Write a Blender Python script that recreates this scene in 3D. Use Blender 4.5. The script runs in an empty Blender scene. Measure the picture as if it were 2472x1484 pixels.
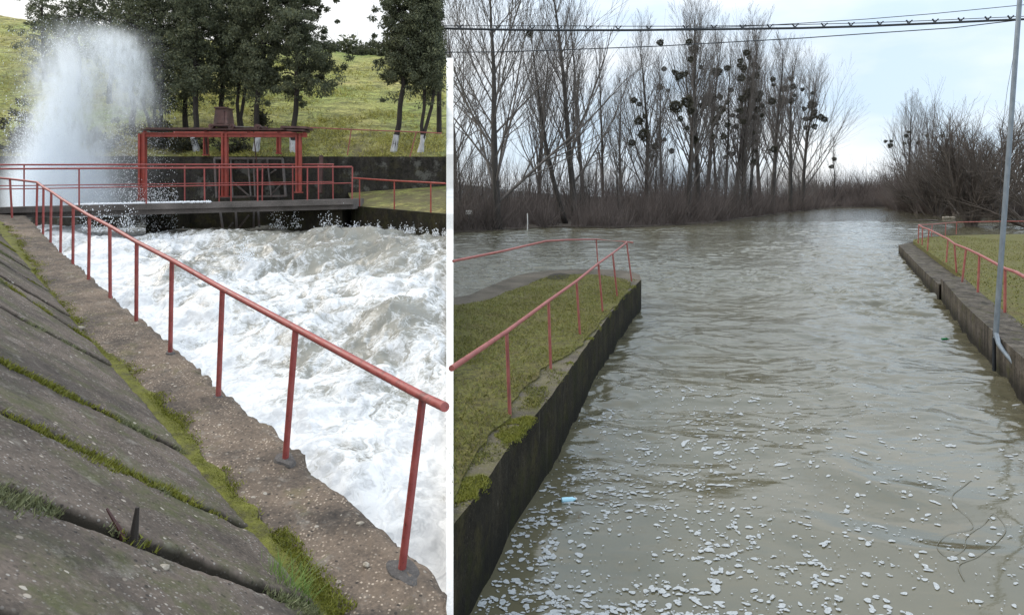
import bpy, math, random
import numpy as np
from mathutils import Vector
random.seed(7); RNG = np.random.default_rng(7)
S = bpy.context.scene
COL = S.collection
# ------------------------------------------------------------------ camera
F, HX, HY, EZ = 1500.0, 1236.0, 475.0, 3.8        # focal length and principal point measured on a 2472 x 1484 view
cam = bpy.data.cameras.new('camera'); camo = bpy.data.objects.new('camera', cam); COL.objects.link(camo)
camo.location = (0, 0, EZ); camo.rotation_euler = (math.radians(90), 0, 0)
cam.sensor_width = 36; cam.lens = F/2472*36; cam.shift_y = -(742-HY)/2472
cam.clip_start = 0.1; cam.clip_end = 9000
S.camera = camo
# ------------------------------------------------------------------ sky, sun, exposure
SUN_EL, SUN_AZ = math.radians(34), math.radians(-60)   # azimuth from +Y, negative = left
w = bpy.data.worlds.new('World'); S.world = w; w.use_nodes = True
nt = w.node_tree; nt.nodes.clear()
def wn(t, **k):
    n = nt.nodes.new(t)
    for a, b in k.items(): setattr(n, a, b)
    return n
out = wn('ShaderNodeOutputWorld'); bg = wn('ShaderNodeBackground'); bg.inputs[1].default_value = 0.1
sky = wn('ShaderNodeTexSky', sky_type='NISHITA', sun_disc=False, sun_elevation=SUN_EL, sun_rotation=-SUN_AZ, air_density=1.0, dust_density=2.0)
tc = wn('ShaderNodeTexCoord'); mp = wn('ShaderNodeMapping'); mp.inputs['Scale'].default_value = (1.2, 1.2, 3.6)
nz = wn('ShaderNodeTexNoise'); nz.inputs['Scale'].default_value = 2.2; nz.inputs['Detail'].default_value = 6; nz.inputs['Roughness'].default_value = .52
nt.links.new(tc.outputs['Generated'], mp.inputs[0]); nt.links.new(mp.outputs[0], nz.inputs['Vector'])
rp = wn('ShaderNodeValToRGB'); rp.color_ramp.elements[0].position = .38; rp.color_ramp.elements[0].color = (6.6, 8.4, 10.3, 1)
rp.color_ramp.elements[1].position = .66; rp.color_ramp.elements[1].color = (10.5, 10.8, 11.1, 1)
nt.links.new(nz.outputs['Fac'], rp.inputs[0])
# cloud deck is brighter over the dam, towards the hidden sun
sx = wn('ShaderNodeSeparateXYZ'); nt.links.new(tc.outputs['Generated'], sx.inputs[0])
mr = wn('ShaderNodeMapRange'); mr.inputs['From Min'].default_value = .1; mr.inputs['From Max'].default_value = -.35
nt.links.new(sx.outputs['X'], mr.inputs['Value'])
m1 = wn('ShaderNodeMix', data_type='RGBA'); nt.links.new(mr.outputs[0], m1.inputs['Factor'])
nt.links.new(rp.outputs[0], m1.inputs['A']); m1.inputs['B'].default_value = (11.5, 11.4, 11.0, 1)
mz = wn('ShaderNodeMapRange'); mz.inputs['From Min'].default_value = .22; mz.inputs['From Max'].default_value = .75; mz.inputs['To Min'].default_value = 1.0; mz.inputs['To Max'].default_value = 1.75
nt.links.new(sx.outputs['Z'], mz.inputs['Value'])
vz = wn('ShaderNodeVectorMath', operation='SCALE'); nt.links.new(m1.outputs['Result'], vz.inputs[0]); nt.links.new(mz.outputs[0], vz.inputs['Scale'])
m2 = wn('ShaderNodeMix', data_type='RGBA'); m2.inputs['Factor'].default_value = .88
nt.links.new(sky.outputs[0], m2.inputs['A']); nt.links.new(vz.outputs[0], m2.inputs['B'])
nt.links.new(m2.outputs['Result'], bg.inputs[0]); nt.links.new(bg.outputs[0], out.inputs[0])
sl = bpy.data.lights.new('sun', 'SUN'); sl.energy = 1.3; sl.angle = math.radians(14); sl.color = (1, .95, .88)
so = bpy.data.objects.new('sun', sl); COL.objects.link(so)
sd = Vector((math.sin(SUN_AZ)*math.cos(SUN_EL), math.cos(SUN_AZ)*math.cos(SUN_EL), math.sin(SUN_EL)))
so.rotation_euler = sd.to_track_quat('Z', 'Y').to_euler(); so.location = (0, 0, 40)
S.view_settings.view_transform = 'Standard'; S.view_settings.look = 'None'; S.view_settings.gamma = 1
S.view_settings.exposure = 0.11
S.render.engine = 'CYCLES'
S.cycles.volume_step_rate = 2.0; S.cycles.volume_max_steps = 64; S.cycles.max_bounces = 10
S.cycles.transparent_max_bounces = 8; S.cycles.volume_bounces = 8

# ------------------------------------------------------------------ geometry helpers
V = lambda *a: np.array(a, float)
def P(px, py, D): return V((px-HX)/F*D, D, EZ-(py-HY)/F*D)
def onz(px, py, z): return P(px, py, (EZ-z)*F/(py-HY))
def onplane(px, py, p0, n):
    d = P(px, py, 1.0)-V(0, 0, EZ); c = V(0, 0, EZ)
    return c + d*(np.dot(p0-c, n)/np.dot(d, n))
def unit(v): v = np.asarray(v, float); return v/np.linalg.norm(v)
def hash3(ix, iy, iz, seed):
    h = (ix*374761393 + iy*668265263 + iz*2147483647 + seed*1274126177) & 0xffffffff
    h = ((h ^ (h >> 13))*1274126177) & 0xffffffff
    return ((h ^ (h >> 16)) & 0xffff)/65535.0
def vnoise(x, y, z=0.0, seed=0):
    x, y, z = np.broadcast_arrays(np.asarray(x, float), np.asarray(y, float), np.asarray(z, float))
    fx, fy, fz = np.floor(x), np.floor(y), np.floor(z)
    ix, iy, iz = fx.astype(np.int64), fy.astype(np.int64), fz.astype(np.int64)
    u, v, w_ = x-fx, y-fy, z-fz
    u = u*u*u*(u*(u*6-15)+10); v = v*v*v*(v*(v*6-15)+10); w_ = w_*w_*(3-2*w_)
    r = 0
    for a in (0, 1):
        for b in (0, 1):
            for c in (0, 1):
                r = r + hash3(ix+a, iy+b, iz+c, seed)*(u if a else 1-u)*(v if b else 1-v)*(w_ if c else 1-w_)
    return r*2-1
def fbm(x, y, z=0.0, oct=4, seed=0, gain=.5):
    r = 0; a = 1; t = 0
    for i in range(oct):
        r = r + a*vnoise(x*2**i+i*17.3, y*2**i-i*9.1, z*2**i, seed+i); t += a; a *= gain
    return r/t
def smooth(a, b, x): t = np.clip((x-a)/(b-a), 0, 1); return t*t*(3-2*t)

def mesh_np(name, verts, faces, mat, parent=None, shade=True, attr=None):
    """faces: (N,k) int array, or a list of lists"""
    me = bpy.data.meshes.new(name)
    verts = np.asarray(verts, np.float32)
    if isinstance(faces, np.ndarray):
        n, k = faces.shape
        me.vertices.add(len(verts)); me.vertices.foreach_set('co', verts.ravel())
        me.loops.add(n*k); me.loops.foreach_set('vertex_index', faces.astype(np.int32).ravel())
        me.polygons.add(n); me.polygons.foreach_set('loop_start', np.arange(0, n*k, k, dtype=np.int32))
        me.update(calc_edges=True)
    else:
        me.from_pydata([tuple(map(float, v)) for v in verts], [], faces); me.update()
    if attr:
        for an, av in attr.items():
            a = me.attributes.new(an, 'FLOAT', 'POINT'); a.data.foreach_set('value', np.asarray(av, np.float32).ravel())
    me.polygons.foreach_set('use_smooth', [shade]*len(me.polygons))
    me.materials.append(mat)
    o = bpy.data.objects.new(name, me); COL.objects.link(o)
    if parent: o.parent = parent
    return o
def rebase(o, loc):
    """move a parentless mesh object's origin to loc without moving it"""
    loc = Vector(tuple(map(float, loc)))
    o.data.transform(__import__('mathutils').Matrix.Translation(-loc)); o.location = loc
def empty(name, loc):
    o = bpy.data.objects.new(name, None); COL.objects.link(o); o.location = tuple(map(float, loc)); o.empty_display_size = .3
    return o
def tag(o, label=None, cat=None, group=None, kind=None):
    if label: o['label'] = label
    if cat: o['category'] = cat
    if group: o['group'] = group
    if kind: o['kind'] = kind
    return o
class MB:
    """collects shapes in world space, builds ONE mesh (relative to the parent's place)"""
    def __init__(s): s.v = []; s.f = []; s.n = 0
    def add(s, v, f):
        s.v += [tuple(map(float, a)) for a in v]; s.f += [[i+s.n for i in q] for q in f]; s.n += len(v)
    def hexa(s, b, t):      # 4 bottom, 4 top points
        s.add(list(b)+list(t), [[3, 2, 1, 0], [4, 5, 6, 7], [0, 1, 5, 4], [1, 2, 6, 5], [2, 3, 7, 6], [3, 0, 4, 7]])
        return s
    def box(s, c, sz, rz=0, bev=0):
        cx, cy, cz = c; a, b, h = [q/2 for q in sz]; co, si = math.cos(rz), math.sin(rz)
        if bev <= 0:
            pts = [(-a, -b), (a, -b), (a, b), (-a, b)]
            s.hexa([(cx+x*co-y*si, cy+x*si+y*co, cz-h) for x, y in pts], [(cx+x*co-y*si, cy+x*si+y*co, cz+h) for x, y in pts]); return s
        e = bev; rings = []
        for zz, k in ((-h, e), (-h+e, 0), (h-e, 0), (h, e)):
            A, B = a-k, b-k; q = min(e, a*.5, b*.5) if k == 0 else 0
            pts = [(-a+e, -B), (a-e, -B), (A, -b+e), (A, b-e), (a-e, B), (-a+e, B), (-A, b-e), (-A, -b+e)]
            rings.append([(cx+x*co-y*si, cy+x*si+y*co, cz+zz) for x, y in pts])
        vs = [p for r in rings for p in r]; f = [list(range(7, -1, -1)), list(range(24, 32))]
        for r in range(3):
            for i in range(8): j = (i+1) % 8; f.append([r*8+i, r*8+j, r*8+8+j, r*8+8+i])
        s.add(vs, f); return s
    def beam(s, a, b, w_, h):     # rectangular bar between two points, h = vertical size
        a, b = V(*a), V(*b); d = unit(b-a); up = V(0, 0, 1) if abs(d[2]) < .95 else V(0, 1, 0)
        r = unit(np.cross(d, up)); u = np.cross(r, d)
        q = [(-1, -1), (1, -1), (1, 1), (-1, 1)]
        s.hexa([a+r*x*w_/2+u*y*h/2 for x, y in q], [b+r*x*w_/2+u*y*h/2 for x, y in q]); return s
    def tube(s, pts, rad, n=10, caps=True):
        pts = [V(*p) for p in pts]; m = len(pts)
        rad = [rad]*m if np.isscalar(rad) else rad
        vs = []; prev = None
        for i, p in enumerate(pts):
            d = unit(pts[min(i+1, m-1)]-pts[max(i-1, 0)])
            if prev is None:
                ref = V(0, 0, 1) if abs(d[2]) < .9 else V(1, 0, 0); a = unit(np.cross(d, ref))
            else: a = unit(prev-d*np.dot(prev, d))
            prev = a; b = np.cross(d, a)
            vs += [p+(a*math.cos(t)+b*math.sin(t))*rad[i] for t in [2*math.pi*k/n for k in range(n)]]
        f = []
        for i in range(m-1):
            for k in range(n): j = (k+1) % n; f.append([i*n+k, i*n+j, i*n+n+j, i*n+n+k])
        if caps: f += [list(range(n))[::-1], list(range((m-1)*n, m*n))]
        s.add(vs, f); return s
    def ball(s, c, r, n=8, sc=(1, 1, 1), jit=0):
        vs = []; f = []; m = n//2+1
        for i in range(m+1):
            th = math.pi*i/m
            for k in range(n):
                ph = 2*math.pi*k/n; q = 1+random.uniform(-jit, jit)
                vs.append((c[0]+r*sc[0]*q*math.sin(th)*math.cos(ph), c[1]+r*sc[1]*q*math.sin(th)*math.sin(ph), c[2]+r*sc[2]*q*math.cos(th)))
        for i in range(m):
            for k in range(n): j = (k+1) % n; f.append([i*n+k, i*n+n+k, i*n+n+j, i*n+j])
        s.add(vs, f); return s
    def build(s, name, mat, parent=None, shade=False):
        vs = np.array(s.v, float)
        if parent is not None: vs = vs-np.array(parent.location)
        o = mesh_np(name, vs, s.f, mat, parent, shade)
        if shade:
            try: o.data.set_sharp_from_angle(angle=math.radians(40))
            except Exception: pass
        return o
def sticks(A, B, ra, rb, n=3):
    """many thin tapered bars at once -> verts, quads"""
    A = np.asarray(A, float); B = np.asarray(B, float); N = len(A)
    ra = np.broadcast_to(np.asarray(ra, float), (N,)); rb = np.broadcast_to(np.asarray(rb, float), (N,))
    d = B-A; d /= np.linalg.norm(d, axis=1, keepdims=True)+1e-9
    ref = np.where(np.abs(d[:, 2:3]) < .9, V(0, 0, 1), V(1, 0, 0)); u = np.cross(d, ref); u /= np.linalg.norm(u, axis=1, keepdims=True)
    v = np.cross(d, u); vs = np.zeros((N, 2, n, 3))
    for k in range(n):
        t = 2*math.pi*k/n; o = u*math.cos(t)+v*math.sin(t)
        vs[:, 0, k] = A+o*ra[:, None]; vs[:, 1, k] = B+o*rb[:, None]
    base = (np.arange(N)*2*n)[:, None]; fs = []
    for k in range(n):
        j = (k+1) % n; fs.append(base+np.array([[k, j, n+j, n+k]]))
    return vs.reshape(-1, 3), np.stack(fs, 1).reshape(-1, 4)
def strip_grid(P3, mat, name, attr=None, parent=None, flip=False):
    """P3: (R,C,3) grid of points"""
    R, C, _ = P3.shape; i = np.arange(R-1)[:, None]*C+np.arange(C-1)[None, :]
    q = np.stack([i, i+1, i+C+1, i+C], -1).reshape(-1, 4)
    if flip: q = q[:, ::-1]
    return mesh_np(name, P3.reshape(-1, 3), q, mat, parent, True, attr)
def prism(outline, ztop, zbot, name, mat, parent=None):
    n = len(outline); zt = [ztop]*n if np.isscalar(ztop) else ztop
    vs = [(p[0], p[1], z) for p, z in zip(outline, zt)]+[(p[0], p[1], zbot) for p in outline]
    area = sum(outline[i][0]*outline[(i+1) % n][1]-outline[(i+1) % n][0]*outline[i][1] for i in range(n))
    top = list(range(n)) if area > 0 else list(range(n))[::-1]
    f = [top]+[[top[i], top[i-1], top[i-1]+n, top[i]+n] for i in range(n)]
    vs = np.array(vs)
    if parent is not None: vs = vs-np.array(parent.location)
    return mesh_np(name, vs, f, mat, parent, False)

# ------------------------------------------------------------------ material helpers
class M:
    def __init__(s, name):
        s.m = bpy.data.materials.new(name); s.m.use_nodes = True; s.t = s.m.node_tree; s.t.nodes.clear()
        s.o = s.t.nodes.new('ShaderNodeOutputMaterial'); s._p = None
    def n(s, t, **k):
        q = s.t.nodes.new(t)
        for a, b in k.items(): setattr(q, a, b)
        return q
    def put(s, val, sock):
        if isinstance(val, bpy.types.NodeSocket): s.t.links.new(val, sock)
        elif val is not None:
            if isinstance(val, tuple) and len(val) == 3 and sock.type == 'RGBA': val = (*val, 1)
            sock.default_value = val
    def pos(s):
        if s._p is None: s._p = s.n('ShaderNodeNewGeometry').outputs['Position']
        return s._p
    def sc(s, v, scale, rot=(0, 0, 0), loc=(0, 0, 0)):
        q = s.n('ShaderNodeMapping'); s.put(v, q.inputs[0]); q.inputs['Scale'].default_value = scale; q.inputs['Rotation'].default_value = rot; q.inputs['Location'].default_value = loc
        return q.outputs[0]
    def noise(s, scale, detail=4, rough=.55, vec=None, dist=0, out='Fac'):
        q = s.n('ShaderNodeTexNoise'); s.put(vec if vec is not None else s.pos(), q.inputs['Vector'])
        q.inputs['Scale'].default_value = scale; q.inputs['Detail'].default_value = detail; q.inputs['Roughness'].default_value = rough; q.inputs['Distortion'].default_value = dist
        return q.outputs[out]
    def vor(s, scale, vec=None, feat='F1', out='Distance', rnd=1):
        q = s.n('ShaderNodeTexVoronoi', feature=feat); s.put(vec if vec is not None else s.pos(), q.inputs['Vector']); q.inputs['Scale'].default_value = scale; q.inputs['Randomness'].default_value = rnd
        return q.outputs[out]
    def ramp(s, fac, stops):
        q = s.n('ShaderNodeValToRGB'); s.put(fac, q.inputs[0]); e = q.color_ramp.elements
        while len(e) < len(stops): e.new(.5)
        for i, (p, c) in enumerate(stops):
            e[i].position = p
            c = c if isinstance(c, tuple) else (c, c, c)
            e[i].color = (*c, 1)
        return q.outputs[0]
    def mix(s, f, a, b, bl='MIX'):
        q = s.n('ShaderNodeMix', data_type='RGBA', blend_type=bl); s.put(f, q.inputs['Factor']); s.put(a, q.inputs['A']); s.put(b, q.inputs['B'])
        return q.outputs['Result']
    def ma(s, op, a, b=None, c=None, clamp=False):
        q = s.n('ShaderNodeMath', operation=op, use_clamp=clamp); s.put(a, q.inputs[0]); s.put(b, q.inputs[1]); s.put(c, q.inputs[2])
        return q.outputs[0]
    def xyz(s, v=None):
        q = s.n('ShaderNodeSeparateXYZ'); s.put(v if v is not None else s.pos(), q.inputs[0]); return q.outputs
    def mr(s, v, a, b, c=0, d=1):
        q = s.n('ShaderNodeMapRange'); s.put(v, q.inputs['Value'])
        for k, x in zip(('From Min', 'From Max', 'To Min', 'To Max'), (a, b, c, d)): q.inputs[k].default_value = x
        return q.outputs[0]
    def attr(s, name): q = s.n('ShaderNodeAttribute', attribute_name=name); return q.outputs['Fac']
    def bump(s, h, strength=.5, dist=.02, normal=None):
        q = s.n('ShaderNodeBump'); s.put(h, q.inputs['Height']); s.put(strength, q.inputs['Strength']); s.put(dist, q.inputs['Distance']); s.put(normal, q.inputs['Normal'])
        return q.outputs[0]
    def bsdf(s, col, rough=.8, normal=None, metal=0, spec=.5, ior=None, trans=None, sss=None):
        q = s.n('ShaderNodeBsdfPrincipled'); s.put(col, q.inputs['Base Color']); s.put(rough, q.inputs['Roughness']); s.put(metal, q.inputs['Metallic'])
        s.put(spec, q.inputs['Specular IOR Level']); s.put(normal, q.inputs['Normal'])
        if ior: q.inputs['IOR'].default_value = ior
        s.t.links.new(q.outputs[0], s.o.inputs['Surface']); s.last = q
        return s.m

def concrete(name, base, dark, moss=None, mossfar=False, moss_lo=.55, moss_hi=.65, scale=1, pebble=.5, streak=False, mosscol=((.05, .06, .012), (.14, .15, .02)), pebcol=(.42, .37, .31), pebscale=70, msc=2.2):
    m = M(name)
    big = m.noise(1.3*scale, 6, .6); fine = m.noise(38*scale, 5, .7)
    c = m.mix(m.ramp(big, [(.35, 0), (.65, 1)]), dark, base)
    c = m.mix(m.ramp(fine, [(.35, 0), (.7, 1)]), c, m.mix(.5, c, base), 'MIX')
    c = m.mix(.55, c, m.ramp(fine, [(.25, .25), (.55, .5), (.8, 1.0)]), 'OVERLAY')
    v = m.vor(pebscale, out='Distance'); vc = m.xyz(m.vor(pebscale, out='Color'))[0]
    pm = m.ma('MULTIPLY', m.ramp(v, [(.25, 1), (.42, 0)]), m.ramp(vc, [(.55, 0), (.75, 1)]))
    pm = m.ma('MULTIPLY', m.ma('MULTIPLY', pm, pebble), m.ramp(m.noise(2.6, 5, .7), [(.36, .1), (.58, 1)]))
    c = m.mix(pm, c, pebcol)
    dk = m.ma('MULTIPLY', m.ramp(m.vor(pebscale*.6), [(.2, 1), (.33, 0)]), m.ramp(m.xyz(m.vor(pebscale*.6, out='Color'))[1], [(.7, 0), (.8, .8)]))
    c = m.mix(m.ma('MULTIPLY', dk, pebble), c, (.03, .027, .025))
    if streak:
        st = m.noise(3.2, 4, .6, m.sc(m.pos(), (1, 1, .12)))
        c = m.mix(m.ramp(st, [(.36, .8), (.6, 0)]), c, (.018, .017, .014))
        c = m.mix(m.ramp(m.noise(2.1, 7, .75), [(.5, 0), (.62, .8)]), c, m.mix(.5, base, (.05, .045, .01)))
        c = m.mix(m.ramp(m.noise(16, 6, .8, m.sc(m.pos(), (1, 1, .5))), [(.6, 0), (.7, .5)]), c, m.mix(.5, base, (.3, .28, .24)))
        c = m.mix(m.ramp(m.noise(11, 6, .8), [(.35, .75), (.5, 0)]), c, (.01, .009, .008))
        c = m.mix(m.ma('MULTIPLY', m.mr(m.xyz()[2], .45, .12), .75), c, (.012, .012, .01))
        st2 = m.noise(5, 3, .6, m.sc(m.pos(), (1, 1, .1), loc=(4, 2, 0)))
        c = m.mix(m.ramp(st2, [(.62, 0), (.78, .3)]), c, (.2, .19, .16))
    if moss:
        mn = m.noise(msc, 6, .7); mm = m.ramp(mn, [(moss_lo, 0), (moss_hi, 1)])
        if mossfar: mm = m.ma('MULTIPLY', mm, m.mr(m.xyz()[1], 15, 12))
        c = m.mix(m.ma('MULTIPLY', mm, moss), c, m.mix(m.noise(30, 3), mosscol[0], mosscol[1]))
    if pebble > .7:
        v3 = m.vor(pebscale*.37); c3 = m.xyz(m.vor(pebscale*.37, out='Color'))
        p3 = m.ma('MULTIPLY', m.ramp(v3, [(.22, 1), (.3, 0)]), m.ramp(c3[2], [(.86, 0), (.9, .9)])); c = m.mix(p3, c, m.mix(c3[0], (.3, .25, .2), (.5, .46, .4))); pm = m.ma('ADD', pm, p3)
        c = m.mix(m.ramp(m.noise(.8, 7, .72, dist=.5), [(.46, 0), (.6, .6)]), c, (.035, .032, .03))
        c = m.mix(m.ramp(m.noise(4.5, 6, .75), [(.56, 0), (.68, .45)]), c, (.26, .24, .21))
    if name == 'slab_concrete': c = m.mix(m.ma('MULTIPLY', m.ramp(m.attr('dirt_shade'), [(.12, 0), (.5, 1)]), .9), c, (.02, .017, .011))  # slab edges darkened: joint dirt together with painted crevice shade
    h = m.ma('ADD', m.ma('MULTIPLY', fine, .5), m.ma('MULTIPLY', pm, .6))
    return m.bsdf(c, .92, m.bump(m.ma('ADD', h, m.ma('MULTIPLY', m.noise(7, 6, .75), 2.5 if streak else .8)), .8, .009/scale), spec=.12 if streak else .25)
MAT = {}
MAT['walk'] = concrete('weathered_concrete_path', (.215, .163, .122), (.062, .052, .045), moss=.5, moss_lo=.56, moss_hi=.75, pebble=1.0, pebscale=42, pebcol=(.5, .41, .32))
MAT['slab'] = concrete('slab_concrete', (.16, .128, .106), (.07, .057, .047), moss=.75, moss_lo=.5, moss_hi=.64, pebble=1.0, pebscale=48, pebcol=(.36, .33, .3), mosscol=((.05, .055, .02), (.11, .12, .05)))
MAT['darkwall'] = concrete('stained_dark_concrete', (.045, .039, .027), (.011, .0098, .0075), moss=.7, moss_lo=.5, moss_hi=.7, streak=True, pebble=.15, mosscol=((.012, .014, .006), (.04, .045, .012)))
MAT['upwall'] = concrete('old_wall_concrete', (.06, .055, .05), (.022, .02, .018), moss=.5, moss_lo=.57, moss_hi=.63, msc=1.0, streak=True, pebble=.1, mosscol=((.12, .12, .11), (.22, .22, .2)))
MAT['bankwall'] = concrete('bank_wall_concrete', (.16, .14, .12), (.075, .065, .055), moss=.5, moss_lo=.56, moss_hi=.68, streak=True, pebble=.2, mosscol=((.03, .035, .008), (.09, .1, .015)))
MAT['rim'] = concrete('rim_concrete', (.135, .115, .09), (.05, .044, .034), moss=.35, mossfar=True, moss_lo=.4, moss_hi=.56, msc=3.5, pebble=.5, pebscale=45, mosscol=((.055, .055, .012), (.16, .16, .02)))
MAT['rimfar'] = concrete('rim_concrete_bare', (.22, .205, .19), (.11, .1, .095), moss=.4, moss_lo=.6, moss_hi=.7, pebble=.5, pebscale=30)
MAT['deck'] = concrete('deck_concrete', (.17, .15, .14), (.06, .055, .05), pebble=.1)
MAT['pale'] = concrete('pale_render', (.8, .79, .77), (.66, .65, .63), pebble=.05)
MAT['mortar'] = concrete('mortar', (.12, .11, .105), (.06, .055, .052), pebble=.15)
m = M('moss_bed_green'); nn = m.noise(6, 6, .75); MAT['mossbed'] = m.bsdf(m.ramp(nn, [(.32, (.05, .04, .02)), (.48, (.12, .12, .02)), (.7, (.2, .2, .03))]), .95, m.bump(m.noise(70, 4), 1, .02))
m = M('soil'); MAT['soil'] = m.bsdf(m.ramp(m.noise(20, 5, .7), [(.3, (.012, .01, .008)), (.7, (.045, .036, .022))]), .95, m.bump(m.noise(60, 4), .8, .02))
def paint(name, a, b, sc=9):
    m = M(name); nn = m.noise(sc, 5, .65)
    c = m.mix(m.ramp(nn, [(.35, 0), (.68, 1)]), a, b)
    c = m.mix(m.ramp(m.noise(32, 5, .8), [(.56, 0), (.66, .85)]), c, (.07, .032, .022))
    c = m.mix(m.ramp(m.noise(3.5, 5, .7), [(.5, 0), (.7, .25)]), c, (.33, .19, .17))
    c = m.mix(m.ramp(m.noise(12, 3, .6, m.sc(m.pos(), (1, 1, .15))), [(.58, 0), (.7, .6)]), c, (.09, .03, .025))
    return m.bsdf(c, m.ramp(nn, [(.3, .42), (.7, .65)]), m.bump(m.noise(90, 3), .25, .002))
MAT['red'] = paint('red_rail_paint', (.27, .05, .045), (.36, .085, .075))
MAT['redr'] = paint('faded_red_rail_paint', (.25, .055, .05), (.36, .12, .1), 6)
MAT['gate'] = paint('gate_red_paint', (.36, .055, .035), (.22, .04, .03), 4)
MAT['rust'] = paint('rusty_steel', (.075, .026, .022), (.035, .02, .018), 5)
MAT['oldsteel'] = paint('weathered_grey_steel', (.13, .12, .115), (.06, .05, .045), 7)
m = M('galvanised_pole'); nn = m.noise(14, 4, .6, m.sc(m.pos(), (1, 1, .3)))
MAT['galv'] = m.bsdf(m.ramp(nn, [(.3, (.13, .16, .19)), (.7, (.21, .245, .28))]), .45, m.bump(nn, .1, .002), metal=.35)
m = M('black_cable'); MAT['cable'] = m.bsdf(m.ramp(m.noise(3, 3), [(.3, (.008, .011, .016)), (.7, (.02, .026, .034))]), .5)
def bark(name, a, b, sc=6):
    m = M(name); nn = m.noise(sc, 5, .7, m.sc(m.pos(), (1, 1, .25)))
    return m.bsdf(m.ramp(nn, [(.3, a), (.7, b)]), .9, m.bump(nn, .6, .03))
MAT['bark'] = bark('poplar_bark', (.022, .02, .018), (.065, .058, .053), 2)
MAT['twig'] = bark('twig_bark', (.07, .062, .057), (.15, .135, .125), 2)
MAT['willow'] = bark('willow_bark', (.045, .038, .034), (.15, .125, .108), .6)
MAT['thicket'] = bark('thicket_twigs', (.055, .044, .04), (.17, .138, .125), .25)
MAT['conbark'] = bark('conifer_bark', (.015, .012, .011), (.045, .037, .03), 5)
MAT['white'] = bark('lime_wash', (.33, .33, .34), (.62, .62, .63), 8)
m = M('mistletoe_leaves'); MAT['mist'] = m.bsdf(m.ramp(m.noise(1.5, 4, .7), [(.3, (.035, .036, .026)), (.7, (.09, .085, .055))]), .8)
def foliage(name, a, b, c_):
    m = M(name); r = m.n('ShaderNodeNewGeometry').outputs['Random Per Island']
    c = m.ramp(m.ma('ADD', m.ma('MULTIPLY', r, .5), m.ma('MULTIPLY', m.noise(1.1, 3), .55)), [(.2, a), (.6, b), (.95, c_)])
    m.bsdf(c, .7); d = m.n('ShaderNodeBsdfTranslucent'); m.put(c, d.inputs[0]); x = m.n('ShaderNodeMixShader'); x.inputs[0].default_value = .22
    m.t.links.new(m.last.outputs[0], x.inputs[1]); m.t.links.new(d.outputs[0], x.inputs[2]); m.t.links.new(x.outputs[0], m.o.inputs[0]); return m.m
MAT['conifer'] = foliage('conifer_sprays', (.05, .06, .036), (.105, .12, .066), (.22, .22, .1))
MAT['bush'] = foliage('dry_bush_leaves', (.02, .022, .012), (.05, .05, .025), (.1, .085, .04))
MAT['blades'] = foliage('turf_blades', (.05, .055, .01), (.16, .165, .025), (.33, .26, .1))
MAT['hillb'] = foliage('hill_grass_tufts', (.16, .16, .045), (.4, .38, .1), (.6, .52, .2))
MAT['mossb'] = foliage('moss_tufts', (.08, .09, .01), (.19, .2, .02), (.3, .28, .06))
MAT['mossg'] = foliage('grey_moss_tufts', (.08, .09, .045), (.18, .195, .09), (.3, .3, .18))
MAT['fresh'] = foliage('fresh_grass', (.06, .11, .015), (.12, .2, .03), (.22, .3, .08))
# turf seen from above
m = M('turf'); n1 = m.noise(1.1, 6, .65); n2 = m.noise(9, 6, .75)
c = m.ramp(n1, [(.3, (.23, .175, .06)), (.45, (.21, .2, .035)), (.7, (.15, .185, .022))])
c = m.mix(m.ramp(n2, [(.4, .9), (.62, 0)]), c, (.07, .055, .02))
c = m.mix(m.ramp(m.noise(28, 5, .8), [(.4, .8), (.58, 0)]), c, (.05, .045, .014))
MAT['turf'] = m.bsdf(c, .95, m.bump(m.noise(40, 5, .8), 1, .03))
m = M('hill_grass'); n1 = m.noise(.16, 5, .6, dist=.6); n2 = m.noise(1.7, 7, .78, m.sc(m.pos(), (.5, .8, 2.2)), dist=1.0); n3 = m.noise(6, 5, .85)
c = m.ramp(n1, [(.32, (.55, .46, .16)), (.5, (.45, .46, .13)), (.66, (.27, .37, .08))])
c = m.mix(m.ramp(n2, [(.40, .9), (.55, 0)]), c, (.085, .085, .025))
c = m.mix(m.ramp(n3, [(.38, .7), (.6, 0)]), c, (.07, .075, .02))
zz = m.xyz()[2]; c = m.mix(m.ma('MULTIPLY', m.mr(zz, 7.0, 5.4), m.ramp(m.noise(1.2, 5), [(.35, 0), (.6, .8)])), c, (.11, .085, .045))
MAT['hill'] = m.bsdf(c, .95, m.bump(m.ma('ADD', n2, m.ma('MULTIPLY', n3, .4)), 1, .12))
m = M('far_ground'); MAT['farground'] = m.bsdf(m.ramp(m.noise(.05, 5), [(.3, (.035, .028, .022)), (.7, (.07, .055, .04))]), .95)
m = M('distant_hill'); MAT['farhill'] = m.bsdf(m.ramp(m.noise(.012, 5), [(.35, (.05, .06, .07)), (.7, (.09, .1, .1))]), .95)  # blue of distance haze is mixed into the hill colour

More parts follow.
